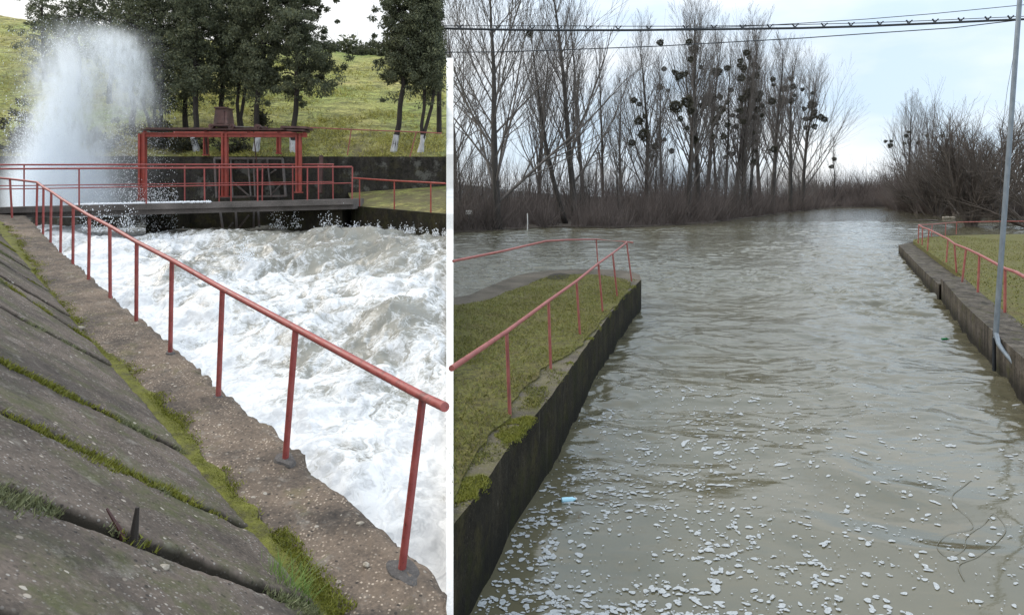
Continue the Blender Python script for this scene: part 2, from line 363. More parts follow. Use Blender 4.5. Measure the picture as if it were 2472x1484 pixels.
# river: muddy, glossy; smooth near the wall, choppy further out
m = M('river_water'); p = m.pos(); X = m.xyz()
nA = m.noise(.75, 3, .45, m.sc(p, (.55, 1.25, 1), rot=(0, 0, .25)), dist=.5)
nB = m.noise(2.6, 4, .55, m.sc(p, (.55, 1.5, 1), rot=(0, 0, -.2)), dist=.6)
nC = m.noise(9, 3, .6, m.sc(p, (.6, 1.5, 1)))
nD = m.noise(.35, 2, .4, m.sc(p, (.6, 1.3, 1), rot=(0, 0, .4)))
far2 = m.mr(X[1], 7, 30, .05, 1)
h = m.ma('ADD', m.ma('MULTIPLY', nB, m.ma('MULTIPLY', far2, .30)), m.ma('MULTIPLY', nC, m.ma('MULTIPLY', far2, .10)))
h = m.ma('MULTIPLY', m.ma('ADD', h, m.ma('MULTIPLY', nA, .10)), m.mr(X[1], 18, 50, 1, .55))
mud = m.ramp(m.noise(.5, 4, .6), [(.3, (.092, .084, .05)), (.7, (.128, .119, .08))])
stk = m.noise(2.2, 7, .75, m.sc(p, (.35, 1.3, 1)), dist=1.2)
fm = m.ma('MULTIPLY', m.ma('MULTIPLY', m.ramp(stk, [(.61, 0), (.69, .7)]), m.ramp(m.noise(.16, 3), [(.45, 0), (.6, 1)])), m.mr(X[1], 20, 30))
mud = m.mix(fm, mud, (.62, .62, .6))
MAT['river'] = m.bsdf(mud, m.ma('ADD', .06, m.ma('MULTIPLY', fm, .5)), m.bump(h, 1.0, .2), spec=.5, ior=1.58)
m = M('river_foam'); MAT['foam'] = m.bsdf(m.ramp(m.noise(60, 4), [(.3, (.3, .32, .33)), (.7, (.47, .49, .5))]), .6, m.bump(m.vor(160), .3, .003)); m.put(m.ramp(m.ma('ADD', m.ma('MULTIPLY', m.vor(70), .8), m.ma('MULTIPLY', m.noise(25, 4), .6)), [(.25, 0.15), (.5, .95)]), m.last.inputs['Alpha'])
m = M('scum'); MAT['scum'] = m.bsdf((.11, .1, .065), .35)
# spillway white water
m = M('white_water'); fo = m.attr('foam'); p = m.pos()
wv = m.noise(1.3, 4, .6, out='Color'); vm = m.n('ShaderNodeVectorMath', operation='MULTIPLY_ADD'); m.put(wv, vm.inputs[0]); vm.inputs[1].default_value = (1.5, 1.5, 1.0); m.put(p, vm.inputs[2]); pw = vm.outputs[0]
warp = m.noise(2.7, 9, .72, m.sc(pw, (1.5, .62, 1), rot=(0, 0, .75)), dist=.6)
fin = m.noise(9, 6, .72, m.sc(pw, (1.5, .5, 1), rot=(0, 0, .75)), dist=.5)
lace = m.ramp(m.ma('ABSOLUTE', m.ma('SUBTRACT', m.noise(3.1, 5, .6, m.sc(pw, (1.3, .7, 1), rot=(0, 0, .75))), .5)), [(.0, 1), (.07, 0)])
f = m.ma('ADD', fo, m.ma('ADD', m.ma('MULTIPLY', m.ma('SUBTRACT', warp, .5), 1.9), m.ma('ADD', m.ma('MULTIPLY', m.ma('SUBTRACT', fin, .5), .7), m.ma('MULTIPLY', lace, .3))))
f = m.ramp(f, [(.2, 0), (.45, .42), (.75, 1)])
wc = m.ramp(m.noise(1.1, 4), [(.3, (.2, .194, .165)), (.7, (.29, .282, .245))])
fc = m.ramp(m.noise(3, 6, .65, m.sc(pw, (1.4, .6, 1), rot=(0, 0, .75)), dist=.8), [(.35, (.52, .53, .545)), (.58, (.79, .795, .80))])
MAT['white_water'] = m.bsdf(m.mix(f, wc, fc), m.mr(f, 0, 1, .12, .6), m.bump(m.ma('ADD', warp, m.ma('MULTIPLY', fin, .35)), .6, .03), ior=1.333)
m = M('pebble_stone'); MAT['stone'] = m.bsdf(m.ramp(m.noise(60, 3), [(.3, (.2, .17, .13)), (.7, (.4, .36, .3))]), .8)
m = M('droplets'); MAT['drop'] = m.bsdf((.85, .88, .92), .3)

# ================================================================== LARGE STRUCTURE
SEAM = 1077.0                                     # the chute ends at the long added pale wall that runs away from the viewer here
def sx_at(D, px=SEAM): return (px-HX)/F*D
# ---- walkway frame: a straight ramp, 5.5 degrees up, running away to the left
B0 = V(-.7, 3.98, 1.41); T = unit(V(-11.9, 12.52, 1.67)); NW = unit(V(-T[1], T[0], 0))*1.0
NW = unit(V(-.7248, -.689, 0)); WN = unit(np.cross(NW, T)); WN = WN if WN[2] > 0 else -WN
US = unit(NW+V(0, 0, .82)); SN = unit(np.cross(US, T)); SN = SN if SN[2] > 0 else -SN
def walk(px, py): return onplane(px, py, B0, WN)
def vw(p): d = p-B0; return float(np.dot(d, T)), float(np.dot(d, NW))
moss_px = [(20, 578), (71, 668), (129, 752), (179, 816), (250, 872), (307, 933), (357, 990), (404, 1051), (471, 1135), (525, 1199), (580, 1263), (631, 1325), (671, 1394), (718, 1448)]
edge_px = [(75, 532), (139, 598), (186, 637), (229, 673), (264, 708), (300, 741), (343, 765), (393, 812), (429, 844), (479, 882), (518, 923), (557, 951), (597, 984), (678, 1051), (732, 1095), (749, 1135), (786, 1166), (833, 1196), (880, 1233), (924, 1273), (964, 1307), (1018, 1354), (1075, 1415)]
mv = np.array(sorted(vw(walk(*p)) for p in moss_px)); ev = np.array(sorted(vw(walk(*p)) for p in edge_px))
print('moss vw', mv.round(2).tolist()); print('edge vw', ev.round(2).tolist())
mfit = np.polyfit(mv[:, 0], mv[:, 1], 1)
def wmoss(v): return np.interp(v, mv[:, 0], mv[:, 1])
def wmoss_s(v): return mfit[0]*np.asarray(v)+mfit[1]
def wedge(v): return np.interp(v, ev[:, 0], ev[:, 1])+.035*fbm(np.asarray(v)*5, 3.3, oct=4, seed=5)
def wp(v, w_, dz=0.0):
    v = np.asarray(v, float); w_ = np.asarray(w_, float)
    return B0+v[..., None]*T+w_[..., None]*NW+np.asarray(dz, float)[..., None]*V(0, 0, 1)
def vcut(base_dir, w_):
    """v at which the point B0+v T+w dir meets the vertical plane through the seam"""
    k = (SEAM-HX)/F; q = B0+np.asarray(w_)[..., None]*base_dir
    return (k*q[..., 1]-q[..., 0])/(T[0]-k*T[1])
# path grid
R_, C_ = 420, 60
vv = np.concatenate([np.linspace(-2, 6, 260), np.linspace(6.05, 21, 160)]); Wt = np.linspace(0, 1, C_)
vg = np.repeat(vv[:, None], C_, 1); wg = wedge(vv)[:, None]*(1-Wt)+(wmoss(vv)+.12)[:, None]*Wt
vg = np.maximum(vg, vcut(NW, wg)); wg = wedge(vg)*(1-Wt)+(wmoss(vg)+.12)*Wt
dz = .02*fbm(vg*3, wg*3, oct=3, seed=2)+.012*fbm(vg*22, wg*22, oct=3, seed=9)
dz = dz-.045*np.exp(-((wg-wedge(vg))/.05)**2)*(.6+.6*vnoise(vg*9, 0.0, seed=3))
G = wp(vg, wg, dz)
sideC = 7; side = np.stack([G[:, 0]-V(0, 0, 1)*k*.28+(NW*.04*k)[None]+(.03*fbm(vg[:, 0]*8, k*2.0, seed=4))[:, None]*NW for k in range(sideC, 0, -1)], 1)
o = strip_grid(np.concatenate([side, G], 1), MAT['walk'], 'footpath', flip=True); tag(o, kind='structure')
# moss strip ground between path and slabs
# slabs: joints measured on the slope plane
SB = B0+NW*float(np.mean(mv[:, 1]))
joints_px = [[(20, 701), (89, 744), (129, 773)], [(20, 762), (143, 833), (250, 883)], [(20, 900), (143, 951), (250, 1005), (421, 1095)],
             [(20, 1028), (135, 1075), (337, 1159), (539, 1270)], [(20, 1216), (118, 1250), (303, 1314), (438, 1364), (572, 1422)]]
SP = B0+NW*wmoss_s(2.0)+0
# the slope meets the path along the fitted moss line
L0 = wp(np.array(0.0), np.array(float(wmoss_s(0)))); L1 = wp(np.array(10.0), np.array(float(wmoss_s(10))))
TL = unit(L1-L0); UL = unit(unit(V(-TL[1], TL[0], 0))*(1 if -TL[1] < 0 else -1)+V(0, 0, .82)); SLN = unit(np.cross(UL, TL)); SLN = SLN if SLN[2] > 0 else -SLN
def slo(v, s, h=0.0): v = np.asarray(v, float); s = np.asarray(s, float); return L0+v[..., None]*TL+s[..., None]*UL+np.asarray(h, float)[..., None]*SLN
def slo_inv(p): d = p-L0; a = np.array([[TL@TL, TL@UL], [TL@UL, UL@UL]]); return np.linalg.solve(a, np.array([d@TL, d@UL]))
jl = []
for J in joints_px:
    q = np.array([slo_inv(onplane(x, y, L0, SLN)) for x, y in J]); jl.append(q)
print('joints', [j.round(2).tolist() for j in jl])
jf = []
for q in jl: jf.append(np.polyfit(q[:, 1], q[:, 0], 1))
jf = sorted(jf, key=lambda a: a[1])
a0 = float(np.mean([j[0] for j in jf]))
jf = [np.array([a0, jf[0][1]-k]) for k in (2.6, 1.3)]+jf+[np.array([a0, jf[-1][1]+k]) for k in (1.2, 2.9, 4.8, 6.9, 9.2, 11.6)]
def vcutS(s):
    k = (SEAM-HX)/F; q = L0+s[..., None]*UL
    return (k*q[..., 1]-q[..., 0])/(TL[0]-k*TL[1])
names = ['nearest the viewer, cut by the edge of the view', 'with the tall grass tuft at its lower corner', 'below the dark twig stump', 'above the dark twig stump and its green moss',
         'between the two widest mossy cracks in mid slope', 'narrow and long, just above the middle of the slope', 'small and mossy, beside the bright moss patch', 'far up the slope, next to the small corner', 'ninth', 'tenth', 'eleventh', 'twelfth']
slabs = []
for i in range(len(jf)-1):
    ja, jb = jf[i], jf[i+1]
    s0, s1 = -.03, 3.6
    ns, nv = 170, max(30, int(64*min(3, abs(jb[1]-ja[1]))))
    s_ = s0+(s1-s0)*np.linspace(0, 1, ns)**1.15; t = np.linspace(0, 1, nv); t = .5-.5*np.cos(np.pi*t) ; t = t*.75+np.linspace(0, 1, nv)*.25
    gap = .022+.014*fbm(s_*2.2+i*7, 1.0, seed=20+i, oct=3)
    va = ja[0]*s_+ja[1]+gap; vb = jb[0]*s_+jb[1]-gap
    va = va+.03*fbm(s_*6, i, seed=31, oct=3); vb = vb+.03*fbm(s_*6, i+40, seed=32, oct=3)
    vgr = va[:, None]*(1-t)+vb[:, None]*t; sg = np.repeat(s_[:, None], nv, 1)
    vgr = np.maximum(vgr, vcutS(sg))
    if np.ptp(vgr) < .02: continue
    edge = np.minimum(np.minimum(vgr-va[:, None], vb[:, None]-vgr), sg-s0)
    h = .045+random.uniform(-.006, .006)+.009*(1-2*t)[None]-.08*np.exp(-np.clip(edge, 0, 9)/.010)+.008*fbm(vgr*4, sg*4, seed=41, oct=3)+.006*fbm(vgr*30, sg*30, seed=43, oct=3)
    o = strip_grid(slo(vgr, sg, h), MAT['slab'], 'concrete_slab', {'dirt_shade': np.exp(-np.clip(edge, 0, 9)/.013)})
    c = slo(np.array(float(vgr.mean())), np.array(.3)); rebase(o, c)
    slabs.append(o)
o = strip_grid(slo(np.stack([np.full(4, v) for v in np.linspace(-5, 22, 60)]), np.stack([np.linspace(-.6, 3.6, 4)]*60), np.full((60, 4), -.035))*1.0, MAT['soil'], 'slope_soil')
me = o.data   # keep the soil on its own side of the dividing wall
for v_ in me.vertices:
    k = (SEAM-HX)/F*v_.co.y
    if v_.co.x > k: v_.co.x = k
tag(o, kind='structure')
slab_lab = ['lowest concrete lining slab in the bottom left corner', 'pebbly concrete slab under the bright green moss cushions and dark twig stump', 'wide pebbly concrete slab just above the dark twig stump',
            'wide weathered concrete slab in the middle of the mossy slope', 'grey concrete slab above the middle of the slope', 'narrow concrete slab beside the yellow moss patch', 'small far concrete slab near the upper end of the slope', 'farthest visible concrete slab at the top of the path']
for i, o in enumerate(slabs):
    tag(o, (slab_lab+['concrete lining slab beyond the left edge of the view'])[min(i, len(slab_lab))], 'slab', 'concrete slabs lining the slope')

# ---- chute water
def zw(D): D = np.asarray(D, float); return np.where(D < 17.5, .3+.192*(D-5.6), 2.585+.02*(D-17.5))
R_, C_ = 520, 460
Ds = 3.6*(22.6/3.6)**np.linspace(0, 1, R_)
kx = (B0[0]+.1-T[0]/T[1]*B0[1]); xl = lambda D: T[0]/T[1]*D+kx-.25
Dg = np.repeat(Ds[:, None], C_, 1); xr = sx_at(Dg, SEAM+2); xlg = np.minimum(xl(Dg), xr-.02); Xg = xlg+(xr-xlg)*np.linspace(0, 1, C_)
warpx = .5*fbm(Xg*.8, Dg*.8, oct=3, seed=50); a1 = fbm((Xg+warpx)*.75, (Dg-warpx)*.9, oct=3, seed=51)
rid = 1-np.abs(fbm((Xg+warpx)*1.7, Dg*1.5+warpx, oct=4, seed=53)*2.2); rid2 = 1-np.abs(fbm(Xg*5+warpx*3, Dg*4.2, oct=4, seed=57)*2.4)
amp = np.clip(.12+Dg/17, .3, 1.1)*np.where(Dg > 19, .5, 1)
Z = zw(Dg)+amp*(.36*a1+.07*rid+.014*rid2)+.004*fbm(Xg*14, Dg*14, oct=3, seed=58)
for (cx, cy, h, r) in [(940, 800, .32, .75), (830, 735, .28, .6), (520, 600, .2, .6), (430, 590, .35, .35), (1010, 600, .2, .7)]:
    c = P(cx, cy, 1); Dc = 12.0
    for _ in range(30): Dc = (EZ-float(zw(Dc)))*F/(cy-HY)
    c = V((cx-HX)/F*Dc, Dc, 0); rr = ((Xg-c[0])**2+((Dg-c[1])*.8)**2)/r**2; Z = Z+h*np.exp(-rr)
    a1 = a1-.0*rr
leftness = smooth(6, .0, (Xg-xlg)/(1+Dg*.08)) 
foam = .43+.36*smooth(12.5, 5.5, Dg)+.30*(rid-.55)+.12*(rid2-.5)+.35*fbm(Xg*.55+3, Dg*.5, oct=3, seed=61)-.33*smooth(12, 17, Dg)*smooth(4.5, 8.5, Xg-xlg)+.35*smooth(4.5, .5, Xg-xlg)
foam = foam-.5*smooth(17.6, 19.0, Dg)*smooth(4.2, 6.2, Xg-xlg)
for (cx, cy, h, r) in [(940, 795, .55, .75), (830, 728, .5, .55), (640, 1000, .2, .4), (930, 985, .3, .4), (720, 880, .25, .4), (620, 640, .2, .7)]:
    Dc = 12.0
    for _ in range(30): Dc = (EZ-float(zw(Dc)))*F/(cy-HY)
    foam = foam-h*np.exp(-((Xg-(cx-HX)/F*Dc)**2+((Dg-Dc)*.9)**2)/r**2)
o = strip_grid(np.stack([Xg, Dg, Z], -1), MAT['white_water'], 'spillway_water', {'foam': foam}); tag(o, kind='structure')

# ---- river sheet, land sheets
def waveh(x, y):
    x = np.asarray(x, float); y = np.asarray(y, float)
    wx = .5*fbm(x*.35, y*.35, oct=2, seed=201); wy = .5*fbm(x*.35+7, y*.35, oct=2, seed=202)
    A = .6+.4*smooth(8, 15, y); A2 = .12+.88*smooth(7, 13, y)
    big = fbm(x*.42+wx, y*.8+wy, oct=2, seed=203)
    mid = fbm(x*1.15+wx*2+y*.25, y*2.3+wy*2, oct=3, seed=205); mid = mid-.35*np.abs(mid)
    fin = fbm(x*3.2+wx*3, y*6.0, oct=2, seed=209)
    patch = .45+.9*smooth(-.3, .4, fbm(x*.13, y*.1, oct=2, seed=211))
    fade = (1-smooth(60, 140, y)*.5)*(1-.4*smooth(18, 45, y))
    return (A*.13*big+(A2*.125*mid+A2*.028*fin)*patch)*fade
Dr = np.concatenate([np.linspace(4.2, 12, 190, endpoint=False), 12*(95/12)**np.linspace(0, 1, 640, endpoint=False), 95*(6500/95)**np.linspace(0, 1, 60)])
pxr = np.concatenate([np.linspace(1086, 2560, 620), [2900, 3600, 5200]])
Yr = np.repeat(Dr[:, None], len(pxr), 1); Xr = (pxr[None]-HX)/F*Yr
Zr = waveh(Xr, Yr)*(np.arange(len(pxr)) < 620)*(1-smooth(95, 200, Yr))
o = strip_grid(np.stack([Xr, Yr, Zr], -1), MAT['river'], 'river_water'); tag(o, kind='structure')
bank = [(1000, 562), (1096, 562), (1200, 557), (1330, 549), (1480, 551), (1560, 548), (1640, 543), (1700, 540), (1760, 532), (1830, 524), (1900, 514), (1950, 508), (2010, 501), (2080, 500.5), (2140, 501)]
bp = [onz(x, y, 0.0) for x, y in bank]
def shore(px): return float(np.interp(px, [b[0] for b in bank], [p[1] for p in bp]))
poly = [(p[0], p[1]) for p in bp]+[(1800, 3000), (1800, 5500), (-700, 5500), (-60, 420)]
o = prism(poly, .12, -1.5, 'far_bank_ground', MAT['farground']); tag(o, kind='structure')
rb = [onz(x, y, 0.0) for x, y in [(2160, 503), (2200, 512), (2260, 517), (2420, 522), (2600, 524)]]
o = prism([(p[0], p[1]) for p in rb]+[(900, 300), (1700, 2900)], .12, -1.5, 'right_bank_far_ground', MAT['farground']); tag(o, kind='structure')

# ---- peninsula: quay body, lawn, rims
ZP = 1.0
def z4(zx, zy): return (1420+zx/2.473)*.7573, (700+zy/2.473)*.7573
outer = [z4(*q) for q in [(62, 612), (130, 605), (200, 590), (330, 530), (480, 468), (560, 440), (650, 420), (720, 412), (800, 403), (940, 395), (1100, 391), (1250, 392), (1400, 400), (1480, 415), (1530, 436), (1545, 470)]]
right_edge = [(1500, 722), (1430, 815), (1380, 885), (1332, 954), (1285, 1010), (1232, 1072), (1160, 1180), (1087, 1275)]
op = [onz(x, y, ZP)[:2] for x, y in outer+right_edge]
# roughen the quay's upper edge
def rough(poly, amp=.03, step=.12, seed=0):
    out_ = []
    for a, b in zip(poly[:-1], poly[1:]):
        n = max(1, int(np.linalg.norm(np.array(b)-a)/step))
        for k in range(n):
            p = np.array(a)+(np.array(b)-a)*k/n; q = amp*fbm(p[0]*3, p[1]*3, oct=3, seed=seed)
            out_.append((p[0]+float(q), p[1]+float(fbm(p[0]*3+9, p[1]*3, oct=3, seed=seed+1))*amp))
    out_.append(tuple(poly[-1])); return out_
opr = rough(op, .012)
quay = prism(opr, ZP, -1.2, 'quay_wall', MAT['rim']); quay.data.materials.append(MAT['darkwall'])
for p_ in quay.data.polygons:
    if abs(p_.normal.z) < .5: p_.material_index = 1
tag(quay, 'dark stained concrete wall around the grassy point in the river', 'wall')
inner = [z4(*q) for q in [(62, 682), (180, 668), (300, 650), (380, 622), (450, 590), (550, 553), (650, 520), (720, 490), (780, 462), (850, 452), (960, 440), (1080, 436), (1200, 441), (1320, 458), (1420, 478), (1455, 505), (1440, 560), (1400, 620), (1290, 735), (1200, 850), (1130, 930), (1080, 990), (980, 1060), (860, 1130), (760, 1190), (700, 1260), (600, 1350), (540, 1440)]]+[(1225, 1012), (1180, 1055), (1150, 1085), (1110, 1180), (1087, 1225)]
ip = [onz(x, y, ZP)[:2] for x, y in inner]; ipr = rough(ip, .07, .15, 8)
lawn = prism(ipr, ZP+.03, ZP-.01, 'lawn', MAT['turf']); tag(lawn, kind='structure')
hp = [onz(*z4(*q), ZP+.03)[:2] for q in [(800, 462), (815, 440), (850, 426), (905, 421), (960, 427), (985, 440), (960, 462), (900, 474), (840, 472)]]
o = prism([tuple(p) for p in hp], ZP+.036, ZP+.0, 'dark_pit_patch', MAT['soil']); tag(o, kind='structure')  # flat dark patch; the pit's shade is in its colour, without depth
def inside(poly, x, y):
    poly = np.array(poly); r = np.zeros(len(x), bool); n = len(poly)
    for i in range(n):
        x1, y1 = poly[i]; x2, y2 = poly[(i+1) % n]
        c = ((y1 > y) != (y2 > y)) & (x < (x2-x1)*(y-y1)/(y2-y1+1e-12)+x1); r ^= c
    return r
def blades(name, pos, nrm, hgt, wid, mat, lean=.6, up=V(0, 0, 1)):
    N = len(pos); a = RNG.uniform(0, 2*np.pi, N); side = np.stack([np.cos(a), np.sin(a), np.zeros(N)], 1)
    h = hgt*RNG.uniform(.5, 1.3, N)[:, None]; ln = RNG.normal(0, lean, (N, 3)); ln[:, 2] = 0
    tip = pos+(up+ln)*h; w_ = wid*RNG.uniform(.6, 1.4, N)[:, None]
    vs = np.stack([pos-side*w_/2, pos+side*w_/2, tip], 1).reshape(-1, 3)
    return mesh_np(name, vs, np.arange(N*3, dtype=np.int32).reshape(-1, 3), mat, shade=False)
# ---- right bank
ZR = .8
ro = [onz(x, y, ZR)[:2] for x, y in [(2271, 671), (2318, 725), (2350, 756), (2377, 780), (2403, 805), (2451, 847), (2520, 905), (2640, 1010)]]
rf = [onz(x, y, .58)[:2] for x, y in [(2267, 687), (2245, 667), (2220, 643), (2195, 617), (2169, 591)]]
rin = [p+V(1.15, .5) for p in ro]
blk = prism(rough([ro[0]]+ro[1:], .006, .3, 3)+[tuple(p) for p in rin[::-1]], ZR, -1.2, 'bank_wall', MAT['bankwall'])
tag(blk, 'streaked concrete river wall beside the leaning grey pole', 'wall')
fin_ = [p+V(1.5, .8) for p in rf]
fw = prism(rough(rf, .012, .3, 12)+[tuple(onz(2206, 583, .58)[:2])]+[tuple(p) for p in fin_[::-1][1:]], .58, -1.2, 'low_river_wall', MAT['bankwall'])
tag(fw, 'lower mossy concrete wall curving round the far grassy corner', 'wall')
gp = [tuple(p-V(.12, .0)) for p in rin]+[(60, 3), (60, 52)]+[tuple(onz(x, y, .7)[:2]) for x, y in [(2451, 568), (2380, 569), (2300, 571), (2240, 576), (2206, 581)]]+[tuple(p) for p in fin_[::-1]]
rg = prism(gp, .79, -1.0, 'right_bank_grass', MAT['turf']); tag(rg, kind='structure')
# ---- added wall, flared into an even pale strip between the chute and the river: from the water's edge back to the crest of the dam
Dd = [2.6, 5.5, 7, 9, 11, 13, 15, 17.2, 17.5, 19, 21, 23.4, 23.8, 24.6, 30, 36, 42, 47.5, 62]
Zd = [1.05, 1.05, 1.06, 1.1, 1.6, 2.0, 2.42, 2.9, 3.32, 3.55, 3.8, 4.1, 5.42, 5.5, 7.45, 9.85, 12.2, 14.4, 14.4]
vs = []; f = []
for D, z in zip(Dd, Zd):
    for px, zz in ((1077.5, -1.2), (1077.5, z), (1094.5, z), (1094.5, -1.2)): vs.append((sx_at(D, px), D, zz))
n = len(Dd)
for i in range(n-1):
    for k in range(3): f.append([i*4+k, i*4+k+1, i*4+4+k+1, i*4+4+k])
f += [[0, 3, 2, 1], [n*4-4, n*4-3, n*4-2, n*4-1]]
dw = mesh_np('added_dividing_wall', vs, f, MAT['pale'], shade=False)
tag(dw, 'long narrow pale concrete wall added between the white water and the river', 'wall')
# ---- dam slope
def crest(px): return np.interp(px, [-300, 20, 100, 280, 440, 760, 850, 1076], [5, 42, 52, 66, 92, 116, 131, 146])
R_, C_ = 90, 260
pxs = np.linspace(-350, SEAM+.6, C_); t = np.linspace(0, 1, R_); Dh = 24.2+(47.5-24.2)*t
Dg = np.repeat(Dh[:, None], C_, 1); zc = EZ+(HY-crest(pxs))/F*47.5
Zg = 5.3+(zc-5.3)[None]*(t[:, None]**.97); Xg2 = (pxs[None]-HX)/F*Dg
Zg = Zg+.16*fbm(Xg2*.35, Dg*.5, oct=4, seed=70)*np.minimum(1, t*6)[:, None]+.07*fbm(Xg2*1.2, Zg*2.6, oct=3, seed=73)*np.minimum(1, t*6)[:, None]
top = np.stack([(pxs-HX)/F*62, np.full(C_, 62.), zc-.3], -1)[None]; bk = np.stack([(pxs-HX)/F*75, np.full(C_, 75.), np.full(C_, 0.)], -1)[None]
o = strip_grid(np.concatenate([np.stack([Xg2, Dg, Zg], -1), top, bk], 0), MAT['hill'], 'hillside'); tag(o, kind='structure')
def hillz(px, D):
    tt = np.clip((D-24.2)/(47.5-24.2), 0, 1); return 5.3+(EZ+(HY-float(crest(px)))/F*47.5-5.3)*tt**.97
n = 70000; tt = RNG.uniform(0, 1, n)**1.3; D_ = 24.3+tt*21; px_ = RNG.uniform(0, SEAM-6, n); x_ = (px_-HX)/F*D_
cr = EZ+(HY-crest(px_))/F*47.5; z_ = 5.3+(cr-5.3)*((D_-24.2)/23.3)**.97; kq = fbm(x_*.6, D_*.9, oct=4, seed=77) > RNG.uniform(-.5, .35, n)
HB = np.stack([x_[kq], D_[kq], z_[kq]-.02], 1)
# ---- retaining walls, terrace, deck, piers
uw = MB(); L = P(-350, 0, 23.8)[0]; Rr = sx_at(23.8)
uw.hexa([(L, 23.8, .8), (Rr, 23.8, .8), (sx_at(24.2), 24.2, .8), (L, 24.2, .8)], [(L, 23.8, 5.36), (Rr, 23.8, 5.33), (sx_at(24.2), 24.2, 5.33), (L, 24.2, 5.36)])
uw = uw.build('retaining_wall', MAT['upwall']); tag(uw, 'long dark stained concrete wall at the foot of the grass slope', 'wall')
wa = onz(848, 497, 3.5); wb_ = P(SEAM, 517, 17.6); wa = P(848, 497, 20.5)
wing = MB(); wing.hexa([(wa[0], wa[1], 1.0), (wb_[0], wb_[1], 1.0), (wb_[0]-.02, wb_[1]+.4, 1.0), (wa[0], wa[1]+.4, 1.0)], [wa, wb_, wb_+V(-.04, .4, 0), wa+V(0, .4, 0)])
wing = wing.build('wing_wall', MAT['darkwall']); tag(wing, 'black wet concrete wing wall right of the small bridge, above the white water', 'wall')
ta = [wa+V(0, .4, -.01), wb_+V(-.04, .4, -.01)]; C2 = 40; rows = []
for t in np.linspace(0, 1, 24):
    a = ta[0]*(1-t)+V(P(840, 0, 23.8)[0], 23.8, EZ+(475-466)/F*23.8)*t; b = ta[1]*(1-t)+V(sx_at(23.8), 23.8, EZ+(475-449)/F*23.8)*t
    u = np.linspace(0, 1, C2)[:, None]; r = a*(1-u)+b*u; r[:, 2] += .05*fbm(r[:, 0]*1.4, r[:, 1]*1.4, oct=3, seed=80)*np.sin(np.pi*t); rows.append(r)
o = strip_grid(np.stack(rows), MAT['hill'], 'terrace_grass'); tag(o, kind='structure')
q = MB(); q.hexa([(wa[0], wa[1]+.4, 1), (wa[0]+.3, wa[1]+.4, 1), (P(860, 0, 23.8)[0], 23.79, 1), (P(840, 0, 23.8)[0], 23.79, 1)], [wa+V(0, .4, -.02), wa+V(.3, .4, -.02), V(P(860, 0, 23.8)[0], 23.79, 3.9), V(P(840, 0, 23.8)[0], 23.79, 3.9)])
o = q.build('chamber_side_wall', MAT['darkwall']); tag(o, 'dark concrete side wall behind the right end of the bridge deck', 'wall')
dk = MB(); d0, d1 = P(-60, 502, 17.6), P(851, 480.5, 19.6); b0, b1 = d0+V(0, 1.7, .02), d1+V(0, 1.5, .02)
dk.hexa([d0-V(0, 0, .17), d1-V(0, 0, .17), b1-V(0, 0, .17), b0-V(0, 0, .17)], [d0, d1, b1, b0])
dk.hexa([d0+V(0, .14, -.32), d1+V(0, .14, -.32), b1+V(0, -.14, -.32), b0+V(0, -.14, -.32)], [d0+V(0, .14, -.17), d1+V(0, .14, -.17), b1+V(0, -.14, -.17), b0+V(0, -.14, -.17)])
deck = dk.build('bridge_deck', MAT['deck']); tag(deck, 'narrow concrete bridge deck crossing in front of the red sluice gate frame', 'bridge')
def pier(x0, x1, D, lab, mat, ytop=497, dep=3.2):
    a, b = P(x0, ytop, D), P(x1, ytop, D); q = MB().hexa([(a[0], D, 1), (b[0], D, 1), (b[0]-.1, D+dep, 1), (a[0]-.1, D+dep, 1)], [(a[0], D, a[2]), (b[0], D, a[2]), (b[0]-.1, D+dep, a[2]), (a[0]-.1, D+dep, a[2])])
    return tag(q.build('bridge_pier', mat), lab, 'pier', 'concrete piers under the bridge')
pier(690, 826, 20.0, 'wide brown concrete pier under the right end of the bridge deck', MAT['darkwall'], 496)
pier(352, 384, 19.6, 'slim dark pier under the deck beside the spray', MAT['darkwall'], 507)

# ================================================================== RAILINGS
def post_mesh(b, t, r, par, name='post', mat=None, n=10, sink=.05):
    d = unit(t-b); MB().tube([b-d*sink, t], r, n).build(name, mat or MAT['red'], par, True)
def railing(name, label, cat, rails, posts, rr, pr, mat, group=None, pads=()):
    base = posts[0][0]; e = empty(name, base); tag(e, label, cat, group)
    for k, pts in enumerate(rails): MB().tube(pts, rr if k == 0 else rr*.6, 12).build('handrail' if k == 0 else 'middle_rail', mat, e, True)
    for b, t in posts: post_mesh(b, t, pr, e, mat=mat)
    for c, rx, ry in pads:
        q = MB(); m_ = 22; ring = []
        for i in range(m_):
            a = 2*math.pi*i/m_; k = 1+.12*math.sin(3*a+c[0])+.06*math.sin(5*a); ring.append((math.cos(a)*rx*k, math.sin(a)*ry*k))
        v0 = [tuple(c+T*x+NW*y+WN*(-.01)) for x, y in ring]; v1 = [tuple(c+T*x*.86+NW*y*.86+WN*(.014+.004*math.sin(7*x))) for x, y in ring]
        q.add(v0+v1+[tuple(c+WN*.018)], [[i, (i+1) % m_, m_+(i+1) % m_, m_+i] for i in range(m_)]+[[m_+i, m_+(i+1) % m_, 2*m_] for i in range(m_)])
        q.build('mortar_pad', MAT['mortar'], e, True)
    return e
lp = [((88, 541), (90, 440)), ((104, 563), (105, 452)), ((122, 584), (124, 463)), ((146, 605), (148, 480)), ((176, 635), (177, 498)), ((214, 673), (216, 521)), ((266, 717), (265, 546)), ((329, 776), (330, 584)), ((411, 852), (415, 628)), ((527, 958), (537, 697)), ((689, 1109), (714, 792)), ((970, 1376), (1021, 957))]
posts = []; tops = []
for b, t in lp:
    B = walk(*b); Tt = P(t[0], t[1], B[1]); posts.append((B, Tt)); tops.append(Tt)
